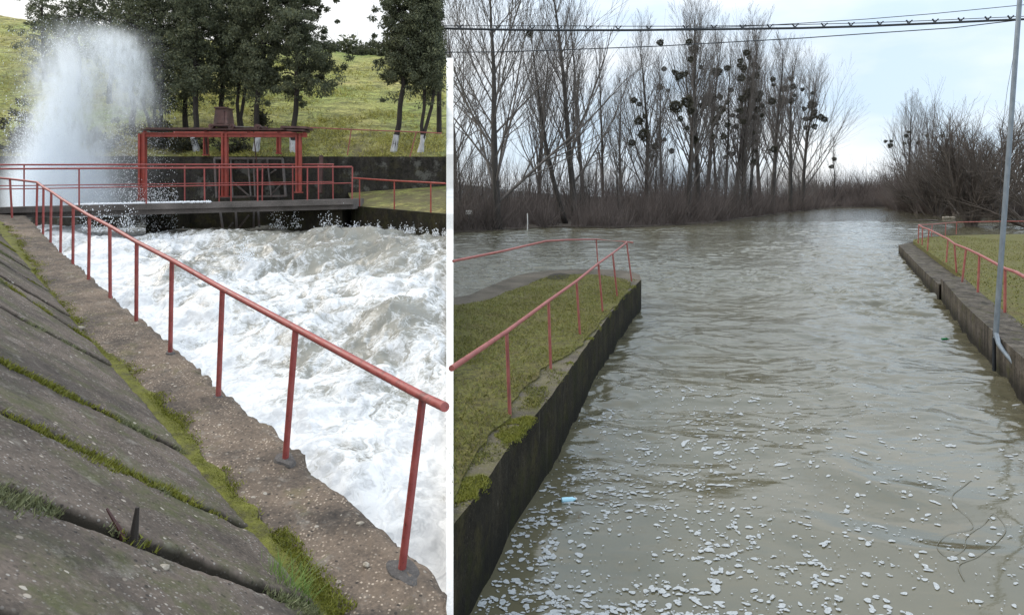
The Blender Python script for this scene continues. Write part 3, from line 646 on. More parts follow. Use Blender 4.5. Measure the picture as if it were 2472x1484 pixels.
last = P(1074, 982, 3.66); first = P(20, 431, 17.0); cB = P(29, 522, 16.9); cT = P(24, 432, 16.9)
rails = [[P(-60, 424, 17.3), cT]+tops+[last]]
posts_l = posts[::-1]+[(cB, cT)]
pads = [(posts[-1][0]+T*-.02+WN*.0, .15, .1), (posts[-2][0], .13, .08), (posts[-3][0], .08, .05), (posts[-4][0], .08, .05)]
railing('metal_railing', 'long red tube railing along the concrete path beside the white water', 'railing', rails, posts_l, .029, .026, MAT['red'], pads=pads)
# peninsula rails
def on(x, y, z=ZP): return onz(x, y, z)
pr_ = [((1231, 1004), (1223, 800)), (z4(830, 1176), z4(813, 640)), (z4(1061, 915), z4(1033, 485)), (z4(1240, 735), z4(1206, 345)), (z4(1355, 612), z4(1318, 266)), (z4(1468, 486), z4(1428, 180))]
posts = [(on(*b), P(t[0], t[1], on(*b)[1])) for b, t in pr_]
near = P(1096, 885, 5.75)
jt = [P(1090, 889, 5.5)]+[p[1] for p in posts]
railing('metal_railing', 'red tube railing along the dark wall of the grassy point', 'railing', [jt], posts, .027, .024, MAT['redr'])
lr = [z4(62, 327), z4(445, 250), z4(790, 170), z4(960, 160), z4(1188, 155), z4(1430, 176), z4(1478, 181)]
lrD = [11.6, 13.6, 16.4, 17.6, 19.6, posts[-1][0][1]+.05, posts[-1][0][1]+.1]
lpts = [P(x, y, D) for (x, y), D in zip(lr, lrD)]
b2 = on(*z4(1207, 420)); pt = P(*z4(1188, 156), b2[1]); lpts[4] = pt
railing('metal_railing', 'curved dark red railing along the river side of the grassy point', 'railing', [lpts], [(b2, pt), (V(lpts[0][0]-.3, lpts[0][1]-.6, .9), lpts[0])][:1], .026, .022, MAT['redr'])
# right bank rails
def z6(zx, zy): return (2760+zx/2.319)*.7573, (660+zy/2.319)*.7573
rp_ = [((1028, 782), (1030, 455)), ((828, 632), (840, 352)), ((712, 556), (742, 306)), ((670, 476), (655, 272)), ((595, 408), (608, 236)), ((456, 322), (466, 166)), ((416, 283), (420, 149)), ((387, 270), (392, 132))]
posts = []
for b, t in rp_: B = on(*z6(*b), .79); tt = z6(*t); posts.append((B, P(tt[0], tt[1], B[1])))
j = [P(2530, 700, 12.2), P(*z6(1108, 480), 14.4)]+[p[1] for p in posts]
railing('metal_railing', 'bent pink red railing running along the right bank wall', 'railing', [j], posts, .04, .033, MAT['redr'])
rq = [((485, 225), (491, 128)), ((588, 210), (592, 118)), ((668, 197), (672, 112))]
posts2 = [(on(*z6(*b), .74), P(*z6(*t), on(*z6(*b), .74)[1])) for b, t in rq]
railing('metal_railing', 'thin straight red railing at the far end of the right bank', 'railing', [[posts[-1][1]]+[p[1] for p in posts2]+[P(*z6(1000, 106), 47), P(2520, 534, 46)]], posts2+[(P(2480, 572, 46), P(2480, 535, 46))], .035, .03, MAT['redr'])
# bridge rails
def lerpD(px, D0, D1): return D0+(D1-D0)*(px+60)/911
def bridge_rail(name, label, xs, ytop, ymid, off, x0, x1):
    Dp = lambda px: lerpD(px, 17.6, 19.6)+off
    yb = lambda px: np.interp(px, [-60, 851], [502, 480.5]); posts = []
    for x in xs:
        D = Dp(x); zb = (d0[2]*(851-x)+d1[2]*(x+60))/911; B = V((x-HX)/F*D, D, zb); posts.append((B, P(x+random.uniform(-1, 1), ytop(x), D)))
    rl = [[P(x, ytop(x), Dp(x)) for x in np.linspace(x0, x1, 8)], [P(x, ymid(x), Dp(x)) for x in np.linspace(x0, x1, 8)]]
    return railing(name, label, 'railing', rl, posts, .027, .022, MAT['red'])
bridge_rail('bridge_railing', 'near red railing of the bridge deck with a middle rail', [191, 353, 494, 622, 742, 850], lambda x: np.interp(x, [0, 850], [408, 403]), lambda x: np.interp(x, [0, 850], [457, 442]), .08, -60, 850)
bridge_rail('bridge_railing', 'far red railing behind the bridge deck, just above the near one', [58, 446, 529, 558, 633, 707, 769, 804], lambda x: np.interp(x, [0, 805], [398, 397]), lambda x: np.interp(x, [0, 805], [449, 439]), 1.3, -60, 806)
# wing wall rail
ws = []
for x, yt in ((868, 431), (952, 436.5), (1040, 441)):
    k = (x-848)/(SEAM-848); D = 20.5+(17.6-20.5)*k+.2; B = P(x, 497+20*k, D); ws.append((B, P(x, yt, D)))
railing('metal_railing', 'low red railing on top of the black wing wall', 'railing', [[P(851, 430, 20.3)]+[p[1] for p in ws]+[P(1076, 443, 17.8)]], ws, .026, .022, MAT['gate'])
hs = []
for (bx, by), (tx, ty) in (((839, 372), (848, 313)), ((990, 377), (1005, 319))): hs.append((P(bx, by, 24.0), P(tx, ty, 24.0)))
railing('metal_railing', 'thin faded red railing on the upper wall below the conifers', 'railing', [[P(745, 308, 24.0)]+[h[1] for h in hs]+[P(1066, 322, 24.0)]], hs, .022, .02, MAT['redr'])

# ================================================================== SLUICE GATE FRAME
e = empty('sluice_gate_frame', P(543, 478, 20.4)); tag(e, 'tall red steel frame of the sluice gates with its rusty lifting gear', 'sluice gate')
def post2(x, y0, y1, D, wpx, dep=.16, mat='gate', nm='column'):
    a, b = P(x, y0, D), P(x, y1, D); w_ = wpx/F*D; q = MB()
    q.box((a[0]-w_*.34, D, (a[2]+b[2])/2), (w_*.3, dep, abs(b[2]-a[2])), bev=.01); q.box((a[0]+w_*.34, D, (a[2]+b[2])/2), (w_*.3, dep, abs(b[2]-a[2])), bev=.01)
    q.box((a[0], D+.02, (a[2]+b[2])/2), (w_*.5, dep*.5, abs(b[2]-a[2])-.02)); q.box((a[0], D, min(a[2], b[2])+.02), (w_*1.3, dep*1.3, .04)); q.build(nm, MAT[mat], e)
for x, y0, y1, D, wp_ in [(344, 484, 323, 20.4, 17), (543, 476, 323, 20.4, 14), (721, 466, 323, 20.4, 13), (497, 376, 323, 23.7, 10), (673, 372, 323, 23.7, 9)]: post2(x, y0, y1, D, wp_)
a, b = P(345, 322, 20.4), P(741, 323, 20.4); q = MB(); q.beam(a, b, .16, .03).beam(a+V(0, 0, -.055), b+V(0, 0, -.055), .05, .09).beam(a+V(0, 0, -.11), b+V(0, 0, -.11), .14, .02); q.build('front_beam', MAT['gate'], e)
a, b = P(420, 322, 23.6), P(715, 323, 23.6); MB().beam(a, b, .12, .14).build('rear_beam', MAT['gate'], e)
q = MB()
for x in (350, 497, 543, 600, 673, 735): MB().beam(P(x, 319, 20.4), P(x+ (1 if x < 600 else -2), 318.5, 23.6), .1, .08).build('cross_beam', MAT['gate'], e)
q = MB(); a, b = P(352, 314, 20.5), P(700, 315, 20.5); q.beam(a, b, .55, .03); q.beam(a+V(0, 0, .05), b+V(0, 0, .05), .05, .06); q.build('gear_platform', MAT['rust'], e)
q = MB(); q.beam(P(686, 309, 20.4), P(748, 311, 20.4), .7, .07); q.beam(P(700, 316, 20.4), P(742, 317, 20.4), .6, .05); q.build('end_plate', MAT['rust'], e)
# gearbox: tapered housing with a dark frame
c0 = P(540, 306, 20.5); c1 = P(540, 264, 20.5); hw = 17/F*20.5
q = MB(); q.hexa([(c0[0]-hw, 20.25, c0[2]), (c0[0]+hw, 20.25, c0[2]), (c0[0]+hw, 20.8, c0[2]), (c0[0]-hw, 20.8, c0[2])], [(c0[0]-hw*.78, 20.3, c1[2]), (c0[0]+hw*.78, 20.3, c1[2]), (c0[0]+hw*.78, 20.75, c1[2]), (c0[0]-hw*.78, 20.75, c1[2])])
gb = q.build('gear_housing', MAT['rust'], e)
q = MB(); q.box((c0[0], 20.26, (c0[2]+c1[2])/2), (hw*1.1, .04, abs(c1[2]-c0[2])*.75), bev=.01); q.build('access_panel', MAT['rust'], e)
q = MB(); q.box((c0[0], 20.52, c1[2]+.02), (hw*1.75, .56, .04)); q.build('housing_cap', MAT['rust'], e); q = MB(); q.box((c0[0], 20.52, c0[2]+.02), (hw*2.6, .62, .05)); q.build('housing_foot', MAT['rust'], e)
def wheel(x, y, rpx, nm='roller'):
    c = P(x, y, 20.3); r = rpx/F*20.3; MB().tube([c+V(0, -.06, 0), c+V(0, .12, 0)], r, 18).tube([c+V(0, -.1, 0), c+V(0, -.05, 0)], r*.35, 10).build(nm, MAT['rust'], e, True)
wheel(511, 305, 6); wheel(559, 306, 7); wheel(622, 307, 7); wheel(640, 309, 4)
q = MB(); q.tube([P(515, 305, 20.35), P(640, 308, 20.35)], .02, 8); q.build('drive_shaft', MAT['oldsteel'], e, True)
q = MB(); q.tube([P(497, 330, 20.9), P(500, 372, 21.2)], .035, 8); q.build('lifting_screw', MAT['rust'], e, True); q = MB(); q.tube([P(612, 316, 20.9), P(620, 400, 21.3)], .02, 8); q.build('lifting_screw', MAT['rust'], e, True)
# lattice gate leaf
e = empty('gate_leaf', P(630, 478, 22.0)); tag(e, 'leaning grey lattice gate leaf standing behind the bridge deck', 'gate')
def bars(nm, segs, D, w_, mat='oldsteel'):
    for x0, y0, x1, y1 in segs: MB().beam(P(x0, y0, D+.25), P(x1, y1, D), w_, w_).build(nm, MAT[mat], e)
bars('gate_frame', [(518, 382, 682, 383), (518, 382, 523, 478), (682, 383, 690, 474), (523, 476, 690, 473)], 22.0, .07)
bars('gate_rib', [(557, 384, 562, 476), (598, 384, 606, 474), (612, 384, 616, 474), (645, 383, 655, 473)], 22.0, .05)
bars('diagonal_brace', [(561, 438, 604, 475), (649, 422, 666, 410), (655, 470, 684, 440)], 22.0, .045)
pl = MB().beam(P(520, 430, 22.3), P(688, 430, 22.3), .02, 1.3).build('skin_plate', MAT['upwall'], e)
bars('end_channel', [(776, 376, 773, 466)], 22.2, .12, 'rust')
e = empty('flood_gate', P(580, 560, 20.6)); tag(e, 'wet steel lattice of the lower gate under the bridge deck', 'gate')
bars('gate_rib', [(531, 508, 540, 566), (569, 508, 572, 556), (613, 508, 612, 550), (623, 508, 626, 548)], 20.6, .06)
bars('diagonal_brace', [(541, 564, 562, 538), (575, 552, 600, 520)], 20.6, .045)
MB().hexa([P(385, 600, 21.6), P(690, 590, 21.6), P(690, 590, 21.7), P(385, 600, 21.7)], [P(385, 496, 21.6), P(690, 492, 21.6), P(690, 492, 21.7), P(385, 496, 21.7)]).build('gate_plate', MAT['darkwall'], e)

# ================================================================== CONIFERS ON THE DAM
def sprays(c, N, r, size, seed, droop=.5):
    """N drooping leaf sprays in clumps round the centres c (K,3)"""
    g = np.random.default_rng(seed); K = len(c); k = g.integers(0, K, N)
    off = g.normal(0, 1, (N, 3)); off /= np.linalg.norm(off, axis=1, keepdims=True); off *= (g.uniform(0, 1, N)**.45)[:, None]*r[k][:, None]; off[:, 2] *= .8
    p = c[k]+off; d = off+g.normal(0, .12, (N, 3)); d[:, 2] -= droop*r[k]; d /= np.linalg.norm(d, axis=1, keepdims=True)+1e-9
    s = np.cross(d, g.normal(0, 1, (N, 3))); s /= np.linalg.norm(s, axis=1, keepdims=True)+1e-9
    L = size*g.uniform(.5, 1.5, N)[:, None]; W = L*.26
    vs = np.stack([p, p+d*L*.5+s*W, p+d*L, p+d*L*.5-s*W], 1).reshape(-1, 3)
    return vs, np.arange(N*4, dtype=np.int32).reshape(-1, 4)
def conifer(px, pyb, D, trunks, ybot, ytop, rpx, label, N=9000, white=True, seed=0, sparse=False):
    """trunks: list of (px at crown bottom). crown radius rpx in view pixels at depth D"""
    g = np.random.default_rng(seed); pxz = hillz(px, D); base = V((px-HX)/F*D, D, pxz-.05)
    e = empty('conifer', base); tag(e, label, 'tree', 'conifers at the foot of the grass slope')
    zb = EZ+(HY-ybot)/F*D; zt = EZ+(HY-ytop)/F*D; R = rpx/F*D; cs = []; rs = []; A = []; B = []; ra = []; rb = []
    for tx in trunks:
        xt = (tx-HX)/F*D; tp = [base+V(g.uniform(-.08, .08), 0, 0)]
        for t in (.2, .42, .7, 1.0): tp.append(V(base[0]+(xt-base[0])*min(1, t*1.1)+g.uniform(-.05, .05), D+g.uniform(-.06, .06), base[2]+(zb-base[2])*t))
        for t in (.3, .6, 1.0): tp.append(V(xt+(xt-base[0])*.3*t+g.uniform(-.15, .15), D+g.uniform(-.15, .15), zb+(zt-zb)*t))
        w0 = .125 if len(trunks) == 1 else .085
        MB().tube(tp, [w0*1.15, w0*.95, w0*.85, w0*.8, w0*.75, w0*.6, w0*.4, .03], 9).build('trunk', MAT['conbark'], e, True)
        if white:
            hw_ = min(.72, (zb-base[2])*.42); d_ = unit(tp[1]-tp[0]); MB().tube([tp[0], tp[0]+d_*hw_*.5, tp[0]+d_*hw_], [w0*1.15+.006, w0*.95+.006, w0*.9+.005], 11, caps=False).build('lime_wash', MAT['white'], e, True)
        A = []; B = []; ra = []; rb = []
        nl = int((zt-zb)*8)
        for i in range(nl):
            t = (i+g.uniform(0, 1))/nl; z0 = zb+(zt-zb)*t; c0 = np.array([np.interp(z0, [q[2] for q in tp], [q[j] for q in tp]) for j in range(3)])
            prof = (.55+.45*min(1, t*5))*(1-.55*t**1.5); a = g.uniform(0, 2*np.pi); L = R*prof*g.uniform(.55, 1.1)
            el = g.uniform(.25, .9); p0 = c0
            for k in range(4):
                dd = V(math.cos(a)*math.cos(el), math.sin(a)*math.cos(el), math.sin(el)); p1 = p0+dd*L/4/math.cos(el*.7)
                A.append(p0); B.append(p1); ra.append(.035*(1-k/4)+.006); rb.append(.035*(1-(k+1)/4)+.006)
                if k >= 1 or L < .8: [(cs.append(p1+g.normal(0, .36, 3)), rs.append(g.uniform(.08, .3)*(1-.25*t))) for _ in range(3)]
                p0 = p1; el -= g.uniform(.1, .45); a += g.uniform(-.35, .35)
            if g.random() < .3: cs.append(p0+V(0, 0, -.35)); rs.append(.22)
        v_, f_ = sticks(A, B, ra, rb, 4); mesh_np('limbs', v_-base, f_, MAT['conbark'], e)
    cs = np.array(cs); rs = np.array(rs)
    if sparse: kk = g.random(len(cs)) < .6; cs, rs = cs[kk], rs[kk]
    cs_ok = (cs[:, 0]/cs[:, 1]*F+HX) < 1068; cs, rs = cs[cs_ok], rs[cs_ok]
    v_, f_ = sprays(cs, int(N*3.2), rs, .08, seed, 1.0); mesh_np('crown', v_-base, f_, MAT['conifer'], e, False)
    return e
con = [(112, 0, 33, [104], 190, -60, 55, 'thin sparse conifer showing above the left edge of the spray', 6000, False, True),
       (262, 0, 30, [268], 150, -80, 95, 'loose open conifer rising behind the top of the spray', 8000, False, True),
       (186, 0, 31, [190], 150, -60, 62, 'open conifer with bare lower limbs between the two at the left, above the spray', 6000, False, True),
       (322, 0, 26.6, [318], 175, -70, 60, 'leaning conifer right above the right flank of the spray', 9000, False, True),
       (380, 0, 25.8, [346, 372, 392], 255, -70, 72, 'multi stemmed conifer at the right edge of the spray', 11000, False, False),
       (447, 0, 26.8, [447], 238, -80, 48, 'slim conifer with a thin trunk behind the left half of the gate frame', 8000, False, False),
       (471, 0, 24.9, [476], 215, -60, 62, 'conifer with a thick dark trunk left of the gear housing', 11000, True, False),
       (536, 0, 27, [536], 225, -70, 50, 'conifer directly behind the rusty gear housing', 8000, False, False),
       (580, 0, 26.2, [574, 590], 215, -70, 55, 'twin stemmed conifer just right of the gear housing', 9000, False, False),
       (617, 0, 24.9, [624], 215, -70, 62, 'conifer with a white painted foot between the gear housing and the end plate', 11000, True, False),
       (703, 0, 24.8, [716], 228, -60, 118, 'broadest conifer, its white foot beside the right end of the gate frame', 21000, True, False),
       (953, 0, 24.9, [972], 205, -20, 76, 'conifer with a white foot standing apart on the right, left of the forked one', 14000, True, False),
       (1016, 0, 24.9, [1026, 1046], 215, -30, 40, 'forked conifer with a white foot next to the dividing wall', 12000, True, False)]
for i, (px, _, D, tr, yb, yt, rp, lab, N, wh, sp) in enumerate(con): conifer(px, _, D, tr, yb, yt, rp, lab, N, wh, 100+i, sp)
def bush(px, py, D, rpx, hpx, label, name='shrub', N=1800, mat='bush', seed=0, group=None, size=.1):
    g = np.random.default_rng(seed); c = P(px, py, D); r = rpx/F*D; h = hpx/F*D; e = empty(name, c); tag(e, label, 'shrub', group)
    K = 40; cs = np.stack([g.normal(0, r*.5, K), g.normal(0, r*.35, K), np.abs(g.normal(0, h*.42, K))], 1); rs = g.uniform(.12, .3, K)
    A = []; B = []
    for q in cs: A.append(V(g.uniform(-.1, .1), 0, -.1)); B.append(q)
    v_, f_ = sticks(A, B, .014, .005, 3); mesh_np('stems', v_, f_, MAT['willow'], e)
    v_, f_ = sprays(cs, N, rs, size, seed, .1); mesh_np('leaves', v_, f_, MAT[mat], e, False)
bush(55, 372, 24.9, 60, 130, 'dark shrub behind the spray at the left edge', N=4500, seed=1)
bush(140, 372, 25.4, 60, 90, 'dark shrub half hidden in the middle of the spray', N=3500, seed=2)
bush(255, 368, 25.2, 60, 70, 'dark shrub low behind the right part of the spray', N=3500, seed=3)
bush(392, 362, 25.3, 40, 95, 'dark weedy shrub left of the gate frame top', N=3200, seed=4)
bush(455, 366, 25.0, 38, 45, 'dry brown shrub under the front beam of the gate frame', N=1800, seed=5)
bush(560, 368, 25.0, 50, 30, 'low dry shrub behind the middle column of the gate frame', N=1600, seed=6)
bush(633, 300, 27.2, 16, 55, 'small bright shrub beside a conifer trunk above the beam', N=900, seed=7)
# hedge of far trees on the crest
A = []; g = np.random.default_rng(5); K = 260
pxs = g.uniform(830, 1068, K); D_ = 49+g.uniform(-1, 1.5, K); cs = np.stack([(pxs-HX)/F*D_, D_, 14.2+np.abs(g.normal(0, .45, K))-.004*(1000-pxs)*0+(146-np.array([crest(q) for q in pxs]))/F*48], 1)
v_, f_ = sprays(cs, 9000, g.uniform(.25, .6, K), .3, 9, .1); o = mesh_np('crest_scrub', v_, f_, MAT['conifer'], shade=False); tag(o, 'dark band of distant scrub along the crest of the dam', 'scrub', kind='stuff')

# ================================================================== SPRAY PLUME
m = bpy.data.materials.new('spray_mist'); m.use_nodes = True; MM = M.__new__(M); MM.m = m; MM.t = m.node_tree; MM.t.nodes.clear(); MM.o = MM.t.nodes.new('ShaderNodeOutputMaterial'); MM._p = MM.t.nodes.new('ShaderNodeTexCoord').outputs['Object']
x_, y_, z_ = MM.xyz()
def gau(x, c, w_):
    q = MM.ma('DIVIDE', MM.ma('SUBTRACT', x, c), w_); return MM.ma('EXPONENT', MM.ma('MULTIPLY', MM.ma('MULTIPLY', q, q), -1.0))
X0 = lambda px: (px-HX)/F*22.0
Z0 = lambda py: EZ+(HY-py)/F*22.0
nz1 = MM.noise(1.1, 5, .6, MM.sc(MM.pos(), (1.5, 1, .6)), dist=.7); nz2 = MM.noise(5, 4, .7, MM.sc(MM.pos(), (1.6, 1, .45)), dist=1.0)
wob = MM.ma('MULTIPLY', MM.ma('SUBTRACT', nz1, .5), 1.7); xw = MM.ma('ADD', x_, wob)
up = MM.mr(z_, Z0(480), Z0(110))       # 0 at the deck, 1 high up
lw = MM.ma('ADD', .28, MM.ma('MULTIPLY', MM.ma('SUBTRACT', 1.0, up), .62))
lobe1 = MM.ma('MULTIPLY', gau(xw, X0(150), lw), MM.mr(z_, Z0(85), Z0(200)))
lobe2 = MM.ma('MULTIPLY', gau(MM.ma('ADD', xw, MM.ma('MULTIPLY', MM.ma('SUBTRACT', z_, Z0(180)), .22)), X0(300), .42), MM.ma('MULTIPLY', MM.mr(z_, Z0(60), Z0(120)), MM.mr(z_, Z0(310), Z0(200))))
top_ = MM.ma('MULTIPLY', gau(xw, X0(205), 1.25), MM.ma('MULTIPLY', MM.mr(z_, Z0(45), Z0(110)), MM.mr(z_, Z0(420), Z0(140), .25, 1)))
base_ = MM.ma('MULTIPLY', gau(x_, X0(135), 1.05), gau(z_, Z0(470), 1.0))
veil = MM.ma('MULTIPLY', gau(xw, X0(215), 1.6), MM.mr(z_, Z0(60), Z0(160)))
rag = MM.ramp(nz2, [(.38, .0), (.62, 1.7)]); rag1 = MM.ramp(MM.noise(.75, 5, .65, MM.sc(MM.pos(), (1.6, 1, .5), loc=(1, 3, 0)), dist=.9), [(.36, .06), (.6, 1.5)])
den = MM.ma('ADD', MM.ma('MULTIPLY', lobe1, 3.0), MM.ma('ADD', MM.ma('MULTIPLY', lobe2, 1.7), MM.ma('ADD', MM.ma('MULTIPLY', top_, .42), MM.ma('MULTIPLY', veil, .13))))
den = MM.ma('ADD', MM.ma('MULTIPLY', MM.ma('MULTIPLY', den, rag), rag1), MM.ma('MULTIPLY', base_, 4.5))
yy = MM.ma('MULTIPLY', MM.mr(y_, 20.95, 21.4), MM.mr(y_, 23.4, 22.8)); bx = MM.ma('MULTIPLY', MM.mr(x_, X0(10), X0(45)), MM.mr(x_, X0(392), X0(350)))
den = MM.ma('MULTIPLY', MM.ma('MULTIPLY', den, yy), MM.ma('MULTIPLY', bx, MM.mr(z_, Z0(22), Z0(70)))); den = MM.ma('MULTIPLY', den, 1.25)
pv = MM.n('ShaderNodeVolumePrincipled'); pv.inputs['Color'].default_value = (.93, .965, 1, 1); pv.inputs['Anisotropy'].default_value = .1; MM.put(den, pv.inputs['Density'])
MM.t.links.new(pv.outputs[0], MM.o.inputs['Volume'])
xa, xb = X0(5), X0(398); za, zb_ = 3.1, Z0(15)
q = MB(); q.hexa([(xa, 20.95, za), (xb, 20.95, za), (xb, 23.45, za), (xa, 23.45, za)], [(xa, 20.95, zb_), (xb, 20.95, zb_), (xb, 23.45, zb_), (xa, 23.45, zb_)])
o = q.build('spray_plume', m); tag(o, 'tall white plume of water spray bursting up behind the left end of the bridge', 'spray', kind='stuff')
# flying drops
g = np.random.default_rng(12)
def drops(n, cx, cy, sx, sy, D0, D1, s0, s1):
    D = g.uniform(D0, D1, n); px = g.normal(cx, sx, n); py = g.normal(cy, sy, n)
    ok = (px > 5)&(px < 430); D, px, py = D[ok], px[ok], py[ok]
    c = np.stack([(px-HX)/F*D, D, EZ+(HY-py)/F*D], 1); s = g.uniform(s0, s1, len(c))*g.uniform(.4, 1, len(c)); return c, s
cl = [drops(2200, 250, 190, 55, 75, 21, 23, .004, .015), drops(3400, 290, 370, 55, 60, 21, 23, .004, .017), drops(2000, 65, 330, 28, 60, 21, 23, .005, .021), drops(1500, 180, 110, 75, 35, 21, 23, .006, .018),
      drops(1500, 365, 520, 40, 28, 19, 20.5, .006, .02), drops(1200, 330, 470, 70, 15, 19.6, 21, .006, .02), drops(500, 400, 300, 20, 60, 21, 23, .005, .013)]
c = np.concatenate([q[0] for q in cl]); s = np.concatenate([q[1] for q in cl])
oc = np.array([(1, 0, 0), (-1, 0, 0), (0, 1, 0), (0, -1, 0), (0, 0, 1.5), (0, 0, -1.5)]); fo = np.array([[0, 2, 4], [2, 1, 4], [1, 3, 4], [3, 0, 4], [2, 0, 5], [1, 2, 5], [3, 1, 5], [0, 3, 5]])
def droplets(name, c, s, label, cat='spray'):
    vs = (c[:, None]+oc[None]*s[:, None, None]).reshape(-1, 3); fs = (np.arange(len(c))[:, None, None]*6+fo[None]).reshape(-1, 3)
    return tag(mesh_np(name, vs, fs, MAT['drop'], shade=True), label, cat, kind='stuff')
droplets('spray_drops', c, s, 'cloud of separate flying water drops round the white plume')
# crests thrown up against the wing wall and in the chute
cs = []; ss = []
for cx, cy, D, n, sp_ in [(860, 556, 19.3, 260, 10), (905, 558, 19, 200, 9), (950, 562, 18.6, 300, 10), (1000, 563, 18.2, 200, 12), (1055, 570, 17.6, 300, 10), (400, 588, 17.5, 400, 14), (430, 582, 17.5, 300, 10), (660, 552, 19.6, 250, 30), (250, 560, 17.5, 500, 40), (560, 630, 15, 250, 25), (800, 560, 18.8, 200, 25)]:
    k = g.integers(0, 5, n); bx_ = g.normal(0, sp_*1.2, 5)[k]; px = cx+bx_+g.normal(0, sp_*.25, n); py = cy-np.abs(g.normal(0, sp_*.8, n))
    Dn = D+g.normal(0, .15, n); cs.append(np.stack([(px-HX)/F*Dn, Dn, EZ+(HY-py)/F*Dn], 1)); ss.append(g.uniform(.004, .017, n))
droplets('splash_drops', np.concatenate(cs), np.concatenate(ss), 'small white splashes thrown up along the walls of the chute', 'splash')
# foam washed onto the deck
cs = np.stack([g.uniform(0, 1, 900), g.uniform(0, 1, 900)], 1); px = 180+cs[:, 0]*330; D = 18.6+cs[:, 1]*.9
zt = d0[2]+(d1[2]-d0[2])*(px+60)/911
droplets('deck_wash', np.stack([(px-HX)/F*D, D, zt+.01], 1), g.uniform(.01, .035, 900), 'wash of white water lying on the left half of the bridge deck', 'splash')

# ================================================================== BARE TREES
class Tree:
    def __init__(s, seed): s.g = random.Random(seed); s.A = []; s.B = []; s.ra = []; s.rb = []; s.tips = []
    def branch(s, p, d, L, r, lvl, segs, upb, wig, kids, spread, minr):
        g = s.g; p = np.array(p, float); d = unit(d); pts = [p]; rs = [r]; dirs = [d]
        for i in range(segs):
            d = unit(d+V(g.uniform(-wig, wig), g.uniform(-wig, wig), g.uniform(-wig, wig)*.6+upb)); q = p+d*L/segs
            r1 = max(minr, r*(1-(i+1)/segs*.82)); s.A.append(p); s.B.append(q); s.ra.append(rs[-1]); s.rb.append(r1); p = q; pts.append(q); rs.append(r1); dirs.append(d)
        s.tips.append(p)
        if lvl <= 0: return
        n = kids[0]
        for k in range(n):
            t = (.12 if lvl > 1 else .1)+.86*(k+g.random()*.8)/n; i = min(segs-1, int(t*segs)); f_ = t*segs-i
            c = pts[i]*(1-f_)+pts[i+1]*f_; dd = dirs[i+1]; a = g.uniform(0, 2*math.pi); per = unit(np.cross(dd, V(math.cos(a), math.sin(a), .3))); ang = spread*g.uniform(.65, 1.25)
            s.branch(c, dd*math.cos(ang)+per*math.sin(ang), L*(.62-.33*t)*g.uniform(.7, 1.15), max(minr, rs[i]*.5), lvl-1, max(2, segs-1), upb*1.0, wig, kids[1:], spread, minr)
def poplar_data(seed, crown=.2, n1=24, wide=.5, upb=.16, lean=0.0, fork=False, kids=(9, 5), r0=.0115, minr=.0003, low=.16):
    T_ = Tree(seed); g = T_.g; tp = []; rs = []; p = V(0, 0, 0); d = unit(V(lean, g.uniform(-.03, .03), 1)); n = 12
    for i in range(n+1):
        tp.append(p.copy()); rs.append(r0*1.22*(1-i/n)**.85*.95+.0008); d = unit(d+V(g.uniform(-.045, .045)-lean*.06, g.uniform(-.04, .04), 0)); p = p+d/n
    rs[0] = r0*1.35
    for k in range(n1):
        t = low+(.97-low)*(k+g.random()*.7)/n1; i = min(n-1, int(t*n)); f_ = t*n-i; c = tp[i]*(1-f_)+tp[i+1]*f_
        a = k*2.4+g.uniform(-.5, .5); ang = wide*g.uniform(.75, 1.25)*(1-.25*t); L = crown*(1.45 if t < .45 else 1.1)*(1-.62*((t-low)/(1-low))**1.6)*g.uniform(.75, 1.2)
        rr = rs[i]*g.uniform(.28, .45)
        if fork and k in (3, 6): L *= 1.5; rr *= 1.5
        T_.branch(c, V(math.cos(a)*math.sin(ang), math.sin(a)*math.sin(ang), math.cos(ang)), L, max(.0011, rr), 2, 5, upb, .09, list(kids), .5, minr)
    return tp, rs, T_
def bare_tree(name, data, base, H, label, rot=0, group=None, mats=('bark', 'twig'), proto=None, cat='tree'):
    e = empty(name, base); tag(e, label, cat, group); e.scale = (H, H, H); e.rotation_euler = (0, 0, rot)
    if proto:
        for ch in proto.children:
            if ch.name.startswith('mistletoe'): continue
            c = ch.copy(); COL.objects.link(c); c.parent = e
        return e
    tp, rs, T_ = data; q = MB().tube(tp, rs, 10)
    mesh_np('trunk', q.v, q.f, MAT[mats[0]], e, True)
    A = np.array(T_.A); ra = np.array(T_.ra); thick = ra > .0016
    v1, f1 = sticks(A, T_.B, T_.ra, T_.rb, 4)
    mesh_np('branches', v1, f1, MAT[mats[1]], e, True)
    return e
GP = 'bare poplars along the flooded bank'
variants = {}
def var(k):
    if k not in variants:
        par = {'broad': dict(crown=.42, n1=30, wide=.78, upb=.09, fork=True, kids=(10, 6), r0=.0125, low=.1, minr=.00045), 'lean1': dict(crown=.3, n1=22, wide=.6, lean=-.25), 'lean2': dict(crown=.3, n1=26, wide=.6, lean=-.1, fork=True, kids=(9, 6)),
               'tall': dict(crown=.28, n1=26, wide=.46, lean=.02, kids=(9, 6)), 'slim': dict(crown=.2, n1=20, wide=.45, kids=(8, 5), r0=.008), 'bushy': dict(crown=.38, n1=30, wide=.5, upb=.14, low=.12, kids=(9, 6)),
               'fan': dict(crown=.4, n1=28, wide=.55, upb=.13, fork=True, kids=(9, 6), lean=.03), 'leanr': dict(crown=.28, n1=26, wide=.55, lean=.13, fork=True, kids=(9, 6)), 'wideright': dict(crown=.42, n1=28, wide=.62, upb=.1, lean=.1, fork=True, low=.14, kids=(10, 6))}[k]
        variants[k] = [poplar_data(hash(k) % 997 if False else sum(map(ord, k)), **par), None]
    return variants[k]
trees = []
